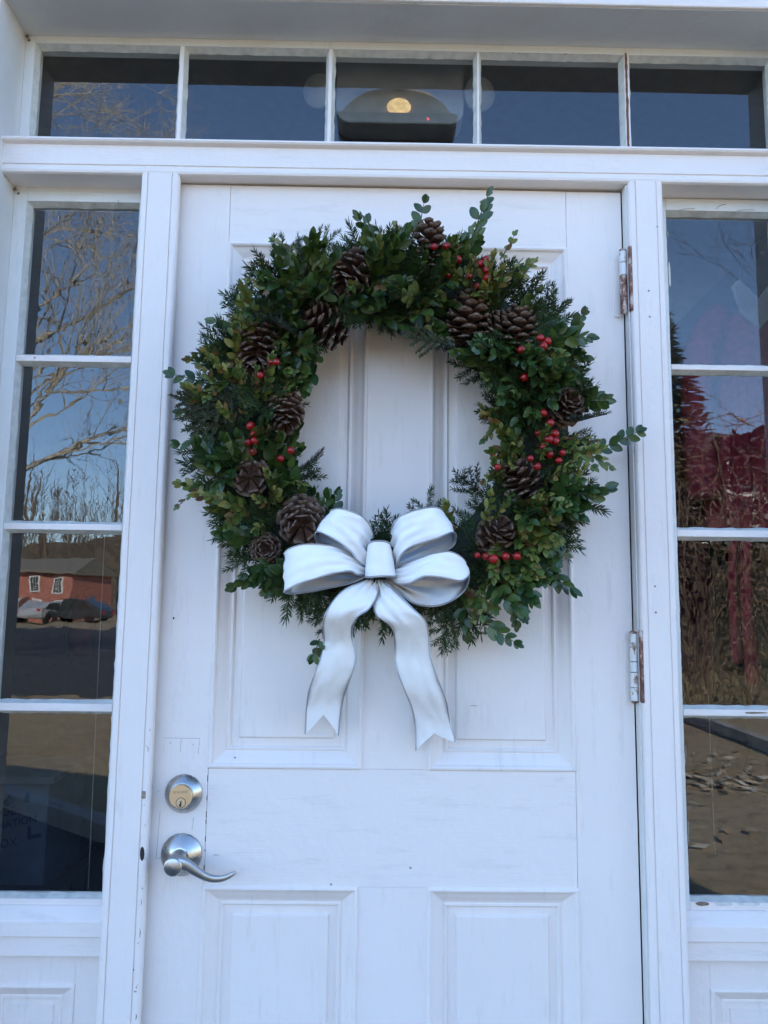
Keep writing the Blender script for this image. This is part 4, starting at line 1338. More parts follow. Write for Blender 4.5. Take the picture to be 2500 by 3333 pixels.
# ---- the fuller lower right, beside and below the bow
for k in range(110):
    th = R(rnd.uniform(-84, -22))
    rad = Vector((math.cos(th), 0, math.sin(th)))
    tan = Vector((-math.sin(th), 0, math.cos(th)))
    al = R(rnd.uniform(10, 120))
    nrm = rad * math.cos(al) + Vector((0, -1, 0)) * math.sin(al)
    bs = WC + rad * (RM + 0.012) + nrm * 0.046
    d = (nrm * rnd.uniform(.4, 1) + tan * rnd.uniform(-.9, .6) + rad * .3).normalized()
    tip = bs + d * 0.075
    if near_front(tip.x, tip.z, 1.05) or in_bow(tip.x, tip.z) or in_bow(bs.x, bs.z) or tip.y < -0.14: continue
    rr_ = math.hypot(tip.x - WC.x, tip.z - WC.z)
    if rr_ > edge_r(math.atan2(tip.z - WC.z, tip.x - WC.x)) + 0.02: continue
    if k % 4 == 0:
        put('fir_sprig', rnd.choice(FIRM), WC + rad * RM, d, 0.5, rnd.uniform(.75, .98))
    else:
        put('boxwood_sprig', rnd.choice(GRN if k % 3 else GLD), bs, d, 0.6, rnd.uniform(1.0, 1.25), 'stuff')

# ---- the sprigs one can follow leaf by leaf
nleaf = 0
for i, (x0, z0, x1, z1, kind) in enumerate(HEROES):
    if nleaf > 288: break
    D = KINDS[kind]
    r2 = random.Random(900 + i)
    a, b = Vector((x0, -0.070, z0)), Vector((x1, -0.075, z1))
    if i < 3: a.y = -0.055; b.y = -0.06
    d = b - a
    L = d.length
    d.normalize()
    if i in (11, 12): continue
    big = 1.1 if kind == 'g' and i < 5 else 1.0
    pairs = max(3, min(6 if kind == 'g' else 7, int(L / (0.0135 if kind == 'g' else 0.0095))))
    # a rough roll facing the viewer, tilted a little up to the sky
    Mw = basis(d, Vector((r2.uniform(-.3, .3), -1, 0.35 + r2.uniform(-.3, .3))), a)
    path, mats = sprig_leaves(r2, L * 0.97, pairs, D['ll'], D['lw'], 0.12)
    mb = MB()
    mb.tube([Mw @ p for p in path], [0.0013, 0.0012, 0.0011, 0.001, 0.0009, 0.0007, 0.0005], 5)
    st = mb.build('boxwood_sprig', M['stem'] if kind == 'g' else M['twig'], wreath, smooth=True)
    for m, _ in mats:
        if nleaf >= 300: break
        mm = Mw @ m
        if big != 1.0: mm = mm @ Matrix.Scale(big, 4)
        place('leaf', LV[kind][r2.randint(0, 3)][0], mm, st)
        nleaf += 1


# ---- pine cones
def scale_mesh():
    """one woody scale: thin at the root, spoon-shaped, with a thick pale lip; root at origin, along +X, upper face +Z"""
    rows = [(0.0, 0.14, 0.07, 0.0), (0.45, 0.27, 0.06, -0.03), (0.75, 0.40, 0.07, -0.01), (0.93, 0.37, 0.11, 0.04), (1.0, 0.22, 0.10, 0.07)]
    vs, fs, tip = [], [], []
    for x, w, t, z in rows:
        vs += [(x, -w, z - t * .5), (x, -w * .55, z + t * .32), (x, 0, z + t * .55), (x, w * .55, z + t * .32), (x, w, z - t * .5), (x, 0, z - t * .9)]
        tip += [1.0 if x > 0.9 else 0.0] * 6
    n = 6
    for i in range(len(rows) - 1):
        for j in range(n):
            fs.append((i * n + j, (i + 1) * n + j, (i + 1) * n + (j + 1) % n, i * n + (j + 1) % n))
    fs.append(tuple((len(rows) - 1) * n + j for j in range(n)))
    return vs, fs, tip


SV, SF, ST = scale_mesh()


def tipped(me, vals):
    at = me.attributes.new("tip", 'FLOAT', 'POINT')
    at.data.foreach_set("value", vals)
    return me


_m = MB()
_m.add(SV, SF)
SCALE_ME = tipped(_m.mesh('scale', M['cone'], smooth=True), ST)


def cone(cx, cz, r, ax, y=-0.080, n=46, elong=1.0, label=None, nsep=21, a0=-12, a1=74):
    c = Vector((cx, y, cz))
    ax = Vector(ax).normalized()
    o = thing('pine_cone', c, parent=wreath)
    if label: o["label"] = label
    H = r * 1.75 * elong
    e1 = ax.cross(Vector((0.21, 0.11, 0.93))).normalized()
    e2 = ax.cross(e1)
    rr = random.Random(int(cx * 1e4))
    sc = []
    n += rr.randint(-6, 5)
    a0 += rr.uniform(-10, 6)
    a1 += rr.uniform(-12, 8)
    for i in range(n):
        if rr.random() < 0.05: continue          # a broken scale
        t = i / (n - 1)                        # 0 stalk end, 1 tip
        w = i * 2.39996 + rr.uniform(-.08, .08)
        prof = math.sin(math.pi * (0.20 + 0.70 * t)) ** 0.8
        radial = e1 * math.cos(w) + e2 * math.sin(w)
        ang = R(a0 + a1 * t ** 1.15)           # scales fold back at the stalk, reach forward at the tip
        dv = radial * math.cos(ang) + ax * math.sin(ang)
        root = c + ax * (H * (t - 0.50)) + radial * (0.12 * r)
        ln = r * (0.34 + 0.66 * prof) * rr.uniform(.92, 1.08)
        upv = ax * math.cos(ang) - radial * math.sin(ang)
        m = basis(dv, upv, root, ln)
        face = dv.dot(Vector((0, -1, 0))) + 0.35 * upv.dot(Vector((0, -1, 0))) + 0.4 * (root - c).dot(Vector((0, -1, 0))) / r
        sc.append((face, m))
    sc.sort(key=lambda q: -q[0])
    for _, m in sc[:nsep]:
        place('scale', SCALE_ME, m, o)
    mb = MB()
    vals = []
    for _, m in sc[nsep:]:
        mb.add([m @ Vector(v) for v in SV], SF)
        vals += ST
    k0 = len(mb.v)
    mb.tube([c - ax * H * .62, c - ax * H * .3, c, c + ax * H * .35, c + ax * H * .5], [r * .10, r * .2, r * .22, r * .16, r * .03], 8)
    vals += [0.0] * (len(mb.v) - k0)
    ob = mb.build('core', M['cone'], o, smooth=True)
    tipped(ob.data, vals)
    return o


AX = [(-.45, -.35, -.75), (.05, -.25, 1), (-.75, -.45, .35), (-.05, -.35, -1), (.05, -.55, -.9), (0.1, -1, -0.15), (0.15, -1, -.45), (.1, -1, -.1), (0.03, -.15, 1), (.05, -.2, 1), (.15, -1, .2), (-.55, -.25, .9), (.25, -.9, .5), (.6, -.3, .6)]
for i, ((cx, cz, r), ax) in enumerate(zip(CONES, AX)):
    cone(cx, cz, r * 0.97, ax, y=(-0.078 if i not in (5, 6, 13) else (-0.088 if i != 13 else -0.066)), elong=(1.12 if i in (3, 8, 9, 1) else (0.55 if i == 5 else 1.0)), nsep=21, n=(32 if i == 5 else 46), a0=(-25 if i == 5 else -12), a1=(62 if i == 5 else 74))

# ---- red berries on wire stems
mb = MB()
RB = 0.0067
mb.lathe([(0.0, -RB)] + [(RB * math.cos(a), RB * math.sin(a)) for a in [R(-70 + 20 * k) for k in range(8)]] + [(0.0020, RB * 0.93), (0.0018, RB * 1.16), (0.0009, RB * 1.05), (0, RB * 0.95)], (0, 0, 0), axis=(0, -1, 0), n=18)
BME = mb.mesh('berry', M['berry'], smooth=True)
for i, (x, z) in enumerate(BERRIES):
    r2 = random.Random(i)
    y = -0.116 + r2.uniform(-.008, .008)
    s = r2.uniform(0.74, 1.08)
    d = Vector((r2.uniform(-.5, .5), -0.8, r2.uniform(-.2, .6)))
    p = Vector((x, y, z))
    b = place('berry', BME, basis(d, (0, 0.1, 1), p, s), wreath)
    mb = MB()
    back = WC + (Vector((x, 0, z)) - Vector((WC.x, 0, WC.z))).normalized() * RM
    q = Vector((x * .7 + back.x * .3, -0.06, z * .7 + back.z * .3))
    mb.tube([p - d.normalized() * RB * .2, p.lerp(q, .5) + Vector((0, 0.006, 0.002)), q], 0.0006, 4)
    mb.build('berry_stem', M['twig'], wreath)


# ---- the bow
bow = thing('bow', (BOWC.x, BOWC.y, BOWC.z), parent=wreath)
bow["label"] = 'large white satin bow with silver corded edges'


def ribbon(name, A, B, ta=None, tb=None, flip=False, notch=0.0, nl=64, nw=16, bulge=0.002, seed=0, wrinkle=0.0010):
    """strip between two edge curves; white outside, silver inside; corded edges"""
    def par(pts, tip, t):
        if tip is None: return t
        f = tip / (len(pts) - 1)
        return t * 2 * f if t < .5 else f + (t - .5) * 2 * (1 - f)
    P = []
    for i in range(nl + 1):
        t = i / nl
        row = []
        for j in range(nw + 1):
            s = j / nw
            te = t * (1 - notch * (1 - abs(2 * s - 1)))
            a = cr(A, par(A, ta, te))
            b = cr(B, par(B, tb, te))
            row.append(a.lerp(b, s))
        P.append(row)
    Nn = []
    for i in range(nl + 1):
        row = []
        for j in range(nw + 1):
            T = P[min(i + 1, nl)][j] - P[max(i - 1, 0)][j]
            W = P[i][min(j + 1, nw)] - P[i][max(j - 1, 0)]
            n_ = T.cross(W)
            if n_.length > 1e-12: n_.normalize()
            row.append(-n_ if flip else n_)
        Nn.append(row)
    top, bot = [], []
    for i in range(nl + 1):
        t_ = i / nl
        for j in range(nw + 1):
            s = j / nw
            kn = 0.0 if name == 'centre_wrap' else (math.exp(-t_ / 0.13) + (math.exp(-(1 - t_) / 0.13) if name == 'loop' else 0))
            w = bulge * math.sin(math.pi * s) + 0.0062 * kn * math.sin(s * math.pi * 6 + seed) * math.sin(math.pi * s) + 0.0045 * (0.22 - abs(noise.noise(Vector((i * .075 + j * .05 + seed * 3, j * .17 - i * .02, 2.0))))) * (0.25 if name == 'centre_wrap' else 1.0) + wrinkle * noise.noise(Vector((i * .16 + seed * 7, j * .28, seed))) * math.sin(math.pi * s) ** .5
            p = P[i][j] + Nn[i][j] * w
            top.append(p)
            bot.append(p - Nn[i][j] * 0.0007)
    k = nw + 1
    fa = []
    for i in range(nl):
        for j in range(nw):
            q = (i * k + j, (i + 1) * k + j, (i + 1) * k + j + 1, i * k + j + 1)
            fa.append(q[::-1] if flip else q)
    mb = MB()
    mb.add(top, fa, 0)
    mb.add(bot, [f[::-1] for f in fa], 1)
    mb.build(name, [M['satin'], M['silver']], bow, smooth=True)
    for j in (0, nw):
        pth, rad = [], []
        steps = nl * 4
        for i in range(steps + 1):
            f = i / 4
            i0 = min(int(f), nl - 1)
            pth.append((P[i0][j].lerp(P[i0 + 1][j], f - i0)))
            rad.append(0.0012 + (0.0005 if i % 2 else -0.0001))
        c = MB()
        c.tube(pth, rad, 6)
        c.build('corded_edge', M['cord'], bow, smooth=False)


ribbon('loop', *RIB['UL'], 5, 5, False, seed=1)
ribbon('loop', *RIB['UR'], 5, 6, True, seed=2)
ribbon('loop', *RIB['LL'], 6, 6, False, seed=3)
ribbon('loop', *RIB['LR'], 6, 7, True, seed=4)
ribbon('tail', *RIB['TL'], None, None, False, notch=0.062, nl=72, seed=5, bulge=0.003, wrinkle=0.002)
ribbon('tail', *RIB['TR'], None, None, False, notch=0.062, nl=72, seed=6, bulge=0.003, wrinkle=0.002)
ribbon('centre_wrap', *RIB['KN'], None, None, True, nl=30, seed=7, bulge=0.001, wrinkle=0.0004)
mb = MB()
mb.tube([(0.352, -0.112, 1.444), (0.365, -0.128, 1.441), (0.380, -0.130, 1.443), (0.392, -0.118, 1.441)], 0.0010, 5)
mb.tube([(0.372, -0.130, 1.436), (0.374, -0.131, 1.447)], 0.0008, 5)
mb.build('tie_wire', M['black'], bow)

# ================================================================== inside the building, seen through the glass
M['beige'] = plain('beige_plastic', (0.46, 0.36, 0.24), 0.45)
M['blackplastic'] = plain('black_plastic', (0.02, 0.02, 0.02), 0.4)
M['greyplastic'] = plain('grey_plastic', (0.26, 0.26, 0.26), 0.4)
em = thing('emergency_light', (0.404, 0.15, 2.39), 'pale emergency light unit with two round heads faintly visible behind the centre transom pane', 'light fixture')


def rounded_rect(x0, x1, z0, z1, rb, rtp, k=6):
    p = []
    for (cx, cz, a0, r) in ((x1 - rb, z0 + rb, -90, rb), (x1 - rtp, z1 - rtp, 0, rtp), (x0 + rtp, z1 - rtp, 90, rtp), (x0 + rb, z0 + rb, 180, rb)):
        for i in range(k + 1):
            a = R(a0 + 90 * i / k)
            p.append((cx + r * math.cos(a), cz + r * math.sin(a)))
    return p


MB().prism(rounded_rect(0.276, 0.539, 2.385, 2.56, 0.03, 0.02), 'y', 0.16, 0.22).build('body', M['greyplastic'], em, bevel=0.004)
for (x, sx) in ((0.240, -1), (0.572, 1)):
    MB().lathe([(0.012, -0.03), (0.030, -0.02), (0.034, 0.0), (0.032, 0.004), (0, 0.006)], (x, 0.165, 2.455), axis=(0.25 * sx, -1, -0.35), n=28).build('lamp_head', M['greyplastic'], em, smooth=True)
    MB().tube([(x, 0.18, 2.462), (x - sx * .03, 0.185, 2.45), (0.404 + sx * 0.10, 0.18, 2.435)], 0.006, 8).build('arm', M['greyplastic'], em)
MB().box(0.385, 0.423, 0.17, 0.215, 2.56, 2.74).build('drop_rod', M['greyplastic'], em)

# lamp on a bracket high on the outside wall: only its mirror image shows, in the centre transom pane
ol = thing('outdoor_light', (0.41, -0.55, 2.66), 'dark wall lamp with beige hood and glowing bulb mirrored in the centre transom pane', 'light fixture')
MB().prism(rounded_rect(0.243, 0.580, 2.733, 2.769, 0.022, 0.005), 'y', -0.60, -0.545).build('body', M['blackplastic'], ol, bevel=0.003)
MB().prism([(0.245, 2.732), (0.578, 2.732), (0.570, 2.700), (0.545, 2.655), (0.275, 2.655), (0.252, 2.700)], 'y', -0.60, -0.55).build('battery_case', M['blackplastic'], ol, bevel=0.004)
MB().prism([(0.250, 2.7695), (0.572, 2.7695), (0.568, 2.790), (0.545, 2.822), (0.500, 2.855), (0.411, 2.872), (0.322, 2.855), (0.277, 2.822), (0.254, 2.790)], 'y', -0.61, -0.575).build('hood', M['beige'], ol, bevel=0.008)
mlamp, ntl, bl, _ = new_mat('lit_lamp_glass')
bl.inputs["Base Color"].default_value = (0.9, 0.75, 0.45, 1)
bl.inputs["Emission Color"].default_value = (1.0, 0.68, 0.24, 1)
nzl = N(ntl, "ShaderNodeTexNoise", Scale=90.0, Detail=3.0)
ntl.links.new(pos_scaled(ntl, (1, 1, 2)), nzl.inputs["Vector"])
ntl.links.new(ramp(ntl, nzl.outputs[0], [(0.35, (0.9,) * 3), (0.7, (2.2,) * 3)]), bl.inputs["Emission Strength"])
lampmb = MB()
lampmb.lathe([(0.033, 0), (0.034, 0.006), (0.029, 0.016), (0.015, 0.023), (0, 0.025)], (0.417, -0.5745, 2.802), axis=(0, 1, 0), n=32)
lampmb.v = [(x, y, 2.802 + (z - 2.802) * 0.66) for x, y, z in lampmb.v]
lampmb.build('lamp', mlamp, ol, smooth=True)
mled, ntd, bd, _ = new_mat('red_indicator')
bd.inputs["Base Color"].default_value = (0.5, 0.02, 0.02, 1)
bd.inputs["Emission Color"].default_value = (1, 0.06, 0.04, 1)
bd.inputs["Emission Strength"].default_value = 2.0
MB().lathe([(0.0042, 0), (0.0036, 0.0025), (0, 0.003)], (0.498, -0.545, 2.7495), axis=(0, 1, 0), n=14).build('indicator', mled, ol)
MB().tube([(0.41, -0.585, 2.86), (0.41, -0.5, 2.93), (0.41, -0.25, 2.96), (0.41, -0.02, 2.96)], 0.014, 10).build('bracket', M['blackplastic'], ol)
# partition beside the door with a sloping dark stair panel
tag(MB().box(1.05, 1.495, 0.80, 0.86, 0.13, 2.73).build('partition', plain('pale_plaster', (0.30, 0.30, 0.30), 0.8)), kind='structure')
st = MB().prism([(1.02, 0.13), (1.49, 0.13), (1.49, 2.487), (1.02, 2.01)], 'y', 0.755, 0.797).build('stair_panel', plain('slate_blue_board', (0.10, 0.10, 0.12), 0.7))
tag(st, 'dark sloping stair panel behind the right sidelight', 'stair', kind='thing')


def cloth(name, cx, cy, ztop, zbot, wtop, wbot, depth, folds, mat, parent, lean=0.0, seed=0, flare=1.0):
    """hanging garment body: closed folded sleeve of cloth"""
    mb = MB()
    n, k = 48, 26
    vs, fs = [], []
    for i in range(k + 1):
        t = i / k
        z = ztop + (zbot - ztop) * t
        w = (wtop + (wbot - wtop) * min(1, t * flare) ** .7) / 2
        sh = min(1, t * 9 + 0.25)
        for j in range(n):
            a = 2 * math.pi * j / n
            f = 1 + 0.13 * t * math.sin(a * folds + 1.7 * math.sin(3 * t + seed)) + 0.05 * noise.noise(Vector((a * 2, t * 5, seed)))
            vs.append((cx + lean * t + math.cos(a) * w * f * sh, cy + math.sin(a) * depth / 2 * f * sh, z))
    for i in range(k):
        for j in range(n):
            fs.append((i * n + j, i * n + (j + 1) % n, (i + 1) * n + (j + 1) % n, (i + 1) * n + j))
    fs.append(tuple(range(n))[::-1])
    mb.add(vs, fs)
    return mb.build(name, mat, parent, smooth=True)


M['redcloth'] = plain('red_wool', (0.42, 0.04, 0.075), 0.9, noise_amt=0.25, scale=60)
M['maroon'] = plain('maroon_wool', (0.06, 0.006, 0.012), 0.9, noise_amt=0.25, scale=60)
M['navy'] = plain('dark_navy_wool', (0.012, 0.015, 0.025), 0.9)
M['white_cloth'] = plain('white_linen', (0.6, 0.6, 0.58), 0.8)
ct = thing('red_coat', (1.27, 0.5, 1.40), 'red coat with a pale collar hanging from a hook behind the right sidelight', 'coat')
cloth('coat_body', 1.275, 0.50, 2.150, 1.58, 0.10, 0.22, 0.13, 7, M['redcloth'], ct, seed=1, flare=1.3)
for sx in (-1, 1):
    pth = [(1.265 + sx * .055, 0.50, 2.13), (1.265 + sx * .115, 0.49, 2.02), (1.265 + sx * .135, 0.475, 1.85), (1.265 + sx * .13, 0.46, 1.66)]
    MB().tube([cr(pth, i / 10) for i in range(11)], [0.03, .038, .04, .04, .038, .037, .036, .036, .037, .04, .042], 12).build('sleeve', M['redcloth'], ct, smooth=True)
MB().prism([(1.205, 2.165), (1.225, 2.185), (1.268, 2.135), (1.305, 2.185), (1.325, 2.165), (1.300, 2.10), (1.268, 2.06), (1.225, 2.10)], 'y', 0.425, 0.437).build('collar', M['white_cloth'], ct, bevel=0.003)
MB().tube([(1.265, 0.50, 2.14), (1.265, 0.50, 2.26), (1.272, 0.50, 2.30), (1.285, 0.50, 2.305), (1.293, 0.50, 2.29), (1.290, 0.50, 2.275)], 0.004, 8).build('hanger_hook', M['black'], ct)
mc = thing('maroon_coat', (1.10, 0.52, 1.10), 'dark maroon coat hanging left of the red coat behind the right sidelight', 'coat')
cloth('coat_body', 1.095, 0.56, 1.90, 1.12, 0.08, 0.17, 0.12, 6, M['maroon'], mc, seed=4, flare=2.0)
MB().tube([(1.095, 0.56, 1.88), (1.095, 0.56, 1.98), (1.10, 0.56, 2.0)], 0.004, 8).build('hanger_hook', M['black'], mc)
nv = thing('navy_coat', (1.22, 0.60, 0.95), 'dark navy coat hanging behind the red sash in the right sidelight', 'coat')
cloth('coat_body', 1.20, 0.66, 1.75, 0.98, 0.10, 0.20, 0.12, 6, M['navy'], nv, seed=9, flare=2.0)
MB().tube([(1.20, 0.66, 1.74), (1.20, 0.66, 1.90)], 0.004, 8).build('hanger_hook', M['black'], nv)
ss = thing('hanging_sash', (1.207, 0.43, 1.235), 'bright red sash hanging in two strips behind the right sidelight', 'sash')  # a red sash, not a scarf
for (pts, w) in (([(1.209, .43, 1.96), (1.214, .425, 1.80), (1.219, .43, 1.66), (1.205, .42, 1.45), (1.212, .425, 1.235)], .030), ([(1.206, .44, 1.95), (1.200, .435, 1.70), (1.185, .44, 1.50), (1.182, .435, 1.285)], .022)):
    mb = MB()
    vs, fs = [], []
    for i in range(41):
        p = cr(pts, i / 40)
        for j in range(7):
            s = j / 6 - .5
            vs.append((p.x + s * w, p.y + 0.004 * math.sin(s * 9 + i * .12), p.z))
        if i:
            for j in range(6):
                a = (i - 1) * 7 + j
                fs.append((a, a + 7, a + 8, a + 1))
    mb.add(vs, fs)
    o = mb.build('strip', M['redcloth'], ss, smooth=True)
    sm = o.modifiers.new('s', 'SOLIDIFY')
    sm.thickness = 0.0015

# donation box on a low bench behind the left sidelight
tb = thing('bench', (-0.45, 0.47, 0.13), 'dark wooden bench under the donation box behind the left sidelight', 'bench')
MB().box(-0.85, -0.285, 0.33, 0.62, 0.800, 0.828).build('seat', M['darkwood'], tb, bevel=0.003)
for (x, y) in ((-0.83, .35), (-0.83, .60), (-0.31, .35), (-0.31, .60)):
    MB().box(x - .018, x + .018, y - .018, y + .018, 0.125, 0.7995).build('leg', M['darkwood'], tb, bevel=0.003)
bx = thing('donation_box', (-0.42, 0.45, 0.8285), 'white cardboard shoe donation box behind the lowest left sidelight pane', 'box')
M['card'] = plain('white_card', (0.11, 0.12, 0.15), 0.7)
M['ink'] = plain('dark_blue_ink', (0.01, 0.02, 0.06), 0.6)
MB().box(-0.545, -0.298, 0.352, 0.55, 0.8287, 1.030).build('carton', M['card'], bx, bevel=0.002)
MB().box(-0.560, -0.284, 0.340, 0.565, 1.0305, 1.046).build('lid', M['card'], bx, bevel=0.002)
ty = 0.3513
text('lettering', 'SHOE', (-0.392, ty, 0.971), 0.024, M['ink'], bx, rot=(R(90), R(-8), 0))
text('lettering', 'DONATION', (-0.375, ty, 0.9485), 0.021, M['ink'], bx, rot=(R(90), R(-12), 0))
text('lettering', 'BOX', (-0.380, ty, 0.910), 0.024, M['ink'], bx, rot=(R(90), R(-8), 0))
MB().prism([(-0.336, 0.945), (-0.331, 0.945), (-0.328, 0.928), (-0.310, 0.931), (-0.306, 0.925), (-0.318, 0.921), (-0.332, 0.9175), (-0.336, 0.920)], 'y', ty - .0004, ty + .0004).build('shoe_drawing', M['ink'], bx)
MB().prism([(-0.385, 0.982), (-0.374, 0.984), (-0.368, 0.994), (-0.375, 1.000), (-0.379, 1.006), (-0.386, 0.998), (-0.391, 0.993)], 'y', ty - .0004, ty + .0004).build('shoe_drawing', M['ink'], bx)
MB().prism([(-0.350, 0.990), (-0.336, 0.992), (-0.336, 1.000), (-0.341, 1.015), (-0.346, 1.003)], 'y', ty - .0004, ty + .0004).build('shoe_drawing', M['ink'], bx)
cdm = plain('pale_cord', (0.22, 0.20, 0.17), 0.8)
cd = MB().tube([(-0.1775, 0.25, 1.545), (-0.176, 0.25, 1.34), (-0.1705, 0.25, 0.86)], 0.0010, 6).build('pull_cord', cdm)
tag(cd, 'thin pale blind cord hanging inside the left sidelight', 'cord')
cd = MB().tube([(1.036, 0.25, 1.235), (1.036, 0.25, 1.1), (1.037, 0.25, 0.93)], 0.0009, 6).build('pull_cord', cdm)
tag(cd, 'thin pale blind cord hanging inside the right sidelight', 'cord')
fe = thing('fire_extinguisher', (-0.985, 2.33, 1.15), 'red fire extinguisher on the inner wall seen through the left sidelight', 'extinguisher')
M['extred'] = plain('red_enamel', (0.45, 0.015, 0.015), 0.3)
MB().lathe([(0.050, 0), (0.055, 0.01), (0.055, 0.20), (0.048, 0.235), (0.020, 0.262), (0.018, 0.28)], (-0.985, 2.32, 1.16), axis=(0, 0, 1), n=28).build('cylinder', M['extred'], fe, smooth=True)
MB().tube([(-0.985, 2.32, 1.43), (-0.985, 2.32, 1.46), (-0.94, 2.30, 1.475), (-0.90, 2.29, 1.47)], 0.008, 8).build('lever', M['black'], fe)
MB().tube([(-0.985, 2.32, 1.44), (-1.03, 2.29, 1.43), (-1.05, 2.27, 1.36), (-1.045, 2.265, 1.24)], 0.007, 8).build('hose', M['black'], fe)
sg = MB().box(-0.915, -0.845, 2.392, 2.3985, 1.18, 1.42).build('notice', M['card'])
tag(sg, 'small notice plate on the inner wall right of the extinguisher', 'notice')

# ================================================================== across the yard, seen in the reflections
M['bark'] = plain('pale_grey_bark', (0.50, 0.45, 0.36), 0.9, noise_amt=0.35, scale=6)
M['barkd'] = plain('brown_bark', (0.15, 0.115, 0.08), 0.9, noise_amt=0.35, scale=6)


def grow(rnd, limbs, twigs, p, d, L, r, depth, maxd, up_=0.12, spread=45, kids=(3, 5)):
    steps = 5 if depth < 2 else 4
    pts, rad = [p.copy()], [r]
    q = p.copy()
    dd = d.normalized()
    for i in range(steps):
        dd = (dd + Vector((rnd.uniform(-1, 1), rnd.uniform(-1, 1), rnd.uniform(-1, 1))) * 0.20 + Vector((0, 0, up_ * .5))).normalized()
        q = q + dd * (L / steps)
        pts.append(q.copy())
        rad.append(r * (1 - 0.72 * (i + 1) / steps))
    (limbs if depth < 2 else twigs).tube(pts, rad, 6 if depth < 2 else 3, cap=False)
    if depth >= maxd: return
    for k in range(rnd.randint(*kids) + (1 if depth == 0 else 0)):
        t = rnd.uniform(0.25, 0.98)
        i = min(int(t * steps), steps - 1)
        b = pts[i].lerp(pts[i + 1], t * steps - i)
        ax = Vector((rnd.uniform(-1, 1), rnd.uniform(-1, 1), rnd.uniform(-.6, 1))).normalized()
        a = R(rnd.uniform(.5, 1) * spread)
        nd = (dd * math.cos(a) + dd.cross(ax).normalized() * math.sin(a)).normalized()
        grow(rnd, limbs, twigs, b, nd, L * rnd.uniform(.45, .68), max(0.007, rad[i] * rnd.uniform(.45, .65)), depth + 1, maxd, up_, spread, kids)


def bare_tree(name, label, base, H, seed, limbdirs, mats, r0=0.26, maxd=4, group=None, kids=(4, 5)):
    rnd = random.Random(seed)
    t = thing(name, base, label, 'tree', group)
    b = Vector(base)
    lm, tw_ = MB(), MB()
    pts = [b + Vector((math.sin(i * .9 + seed) * .06 * i, math.cos(i * 1.3) * .05 * i, H * i / 8)) for i in range(9)]
    lm.tube(pts, [r0 * (1.15 - i / 8) + 0.02 for i in range(9)], 9)
    for (h, az, el, L) in limbdirs:
        p = cr(pts, h)
        d = Vector((math.cos(R(az)) * math.cos(R(el)), math.sin(R(az)) * math.cos(R(el)), math.sin(R(el))))
        grow(rnd, lm, tw_, p, d, L, r0 * (1.05 - h) * 0.26 + 0.018, 1, maxd, kids=kids)
    lm.build('trunk', mats[0], t, smooth=True)
    tw_.build('crown', mats[1], t)
    return t


rn = random.Random(5)
LD = [(0.14 + 0.042 * i, rn.uniform(-38, 40) if i % 4 else rn.uniform(90, 270), rn.uniform(4, 26) + i * 1.6, rn.uniform(4.2, 6.0) - i * .10) for i in range(20)]
bare_tree('bare_tree', 'large bare tree with pale branches mirrored in the left sidelight', (-8.4, -14.2, 0), 15.5, 17, LD, (M['bark'], M['bark']), 0.28, 4, kids=(6, 6))
# woods along the far side of the road
spots = [(-40, -92, 17), (-52, -96, 19), (-33, -100, 20), (-26, -88, 15), (-60, -88, 16), (-46, -104, 21), (-20, -98, 18), (-68, -100, 20)]
for i, (x, y, h) in enumerate(spots):
    rr = random.Random(70 + i)
    ld = [(0.3 + 0.08 * k, rr.uniform(0, 360), rr.uniform(30, 60), h * .34) for k in range(8)]
    bare_tree('woodland_tree', 'bare brown woodland tree beyond the red building', (x, y, 0), h, 70 + i, ld, (M['barkd'], M['barkd']), 0.28, 3, 'bare trees beyond the red building', kids=(4, 5))
# wooded hillside
mb = MB()
vs, fs = [], []
nx, ny = 60, 14
for j in range(ny + 1):
    for i in range(nx + 1):
        x = -190 + 330 * i / nx
        y = -104 - 90 * j / ny
        z = 26 * (1 - math.exp(-1.7 * j / ny)) * (0.55 + 0.45 * math.sin(x * .02 + 2.2) ** 2) + 2.2 * noise.noise(Vector((x * .12, y * .12, 0))) * min(1, j)
        vs.append((x, y, z - 0.3))
for j in range(ny):
    for i in range(nx):
        a = j * (nx + 1) + i
        fs.append((a, a + 1, a + nx + 2, a + nx + 1))
mb.add(vs, fs)
tag(mb.build('hills', plain('leaf_littered_hillside', (0.15, 0.115, 0.075), 1.0, noise_amt=0.55, scale=0.5), smooth=True), kind='structure')
wd = MB()
rr = random.Random(8)
for k in range(900):
    x, y = rr.uniform(-150, 90), rr.uniform(-150, -92)
    z = max(0, 9 * (-103 - y) / 47)
    h = rr.uniform(11, 19)
    tip = Vector((x + rr.uniform(-.8, .8), y, z + h))
    wd.tube([(x, y, z - 1), tip], [0.11, 0.02], 3, cap=False)
    for q in range(17):
        t = rr.uniform(.3, .95)
        b = Vector((x, y, z)).lerp(tip, t)
        a = rr.uniform(0, 6.28)
        l = rr.uniform(1.2, 3.2) * (1.1 - t * .5)
        wd.tube([b, b + Vector((math.cos(a) * l * .6, math.sin(a) * l * .6, l * .8))], [0.045, 0.014], 3, cap=False)
tag(wd.build('far_woods', M['barkd']), 'distant bare woods covering the hillside', 'woods', kind='stuff')

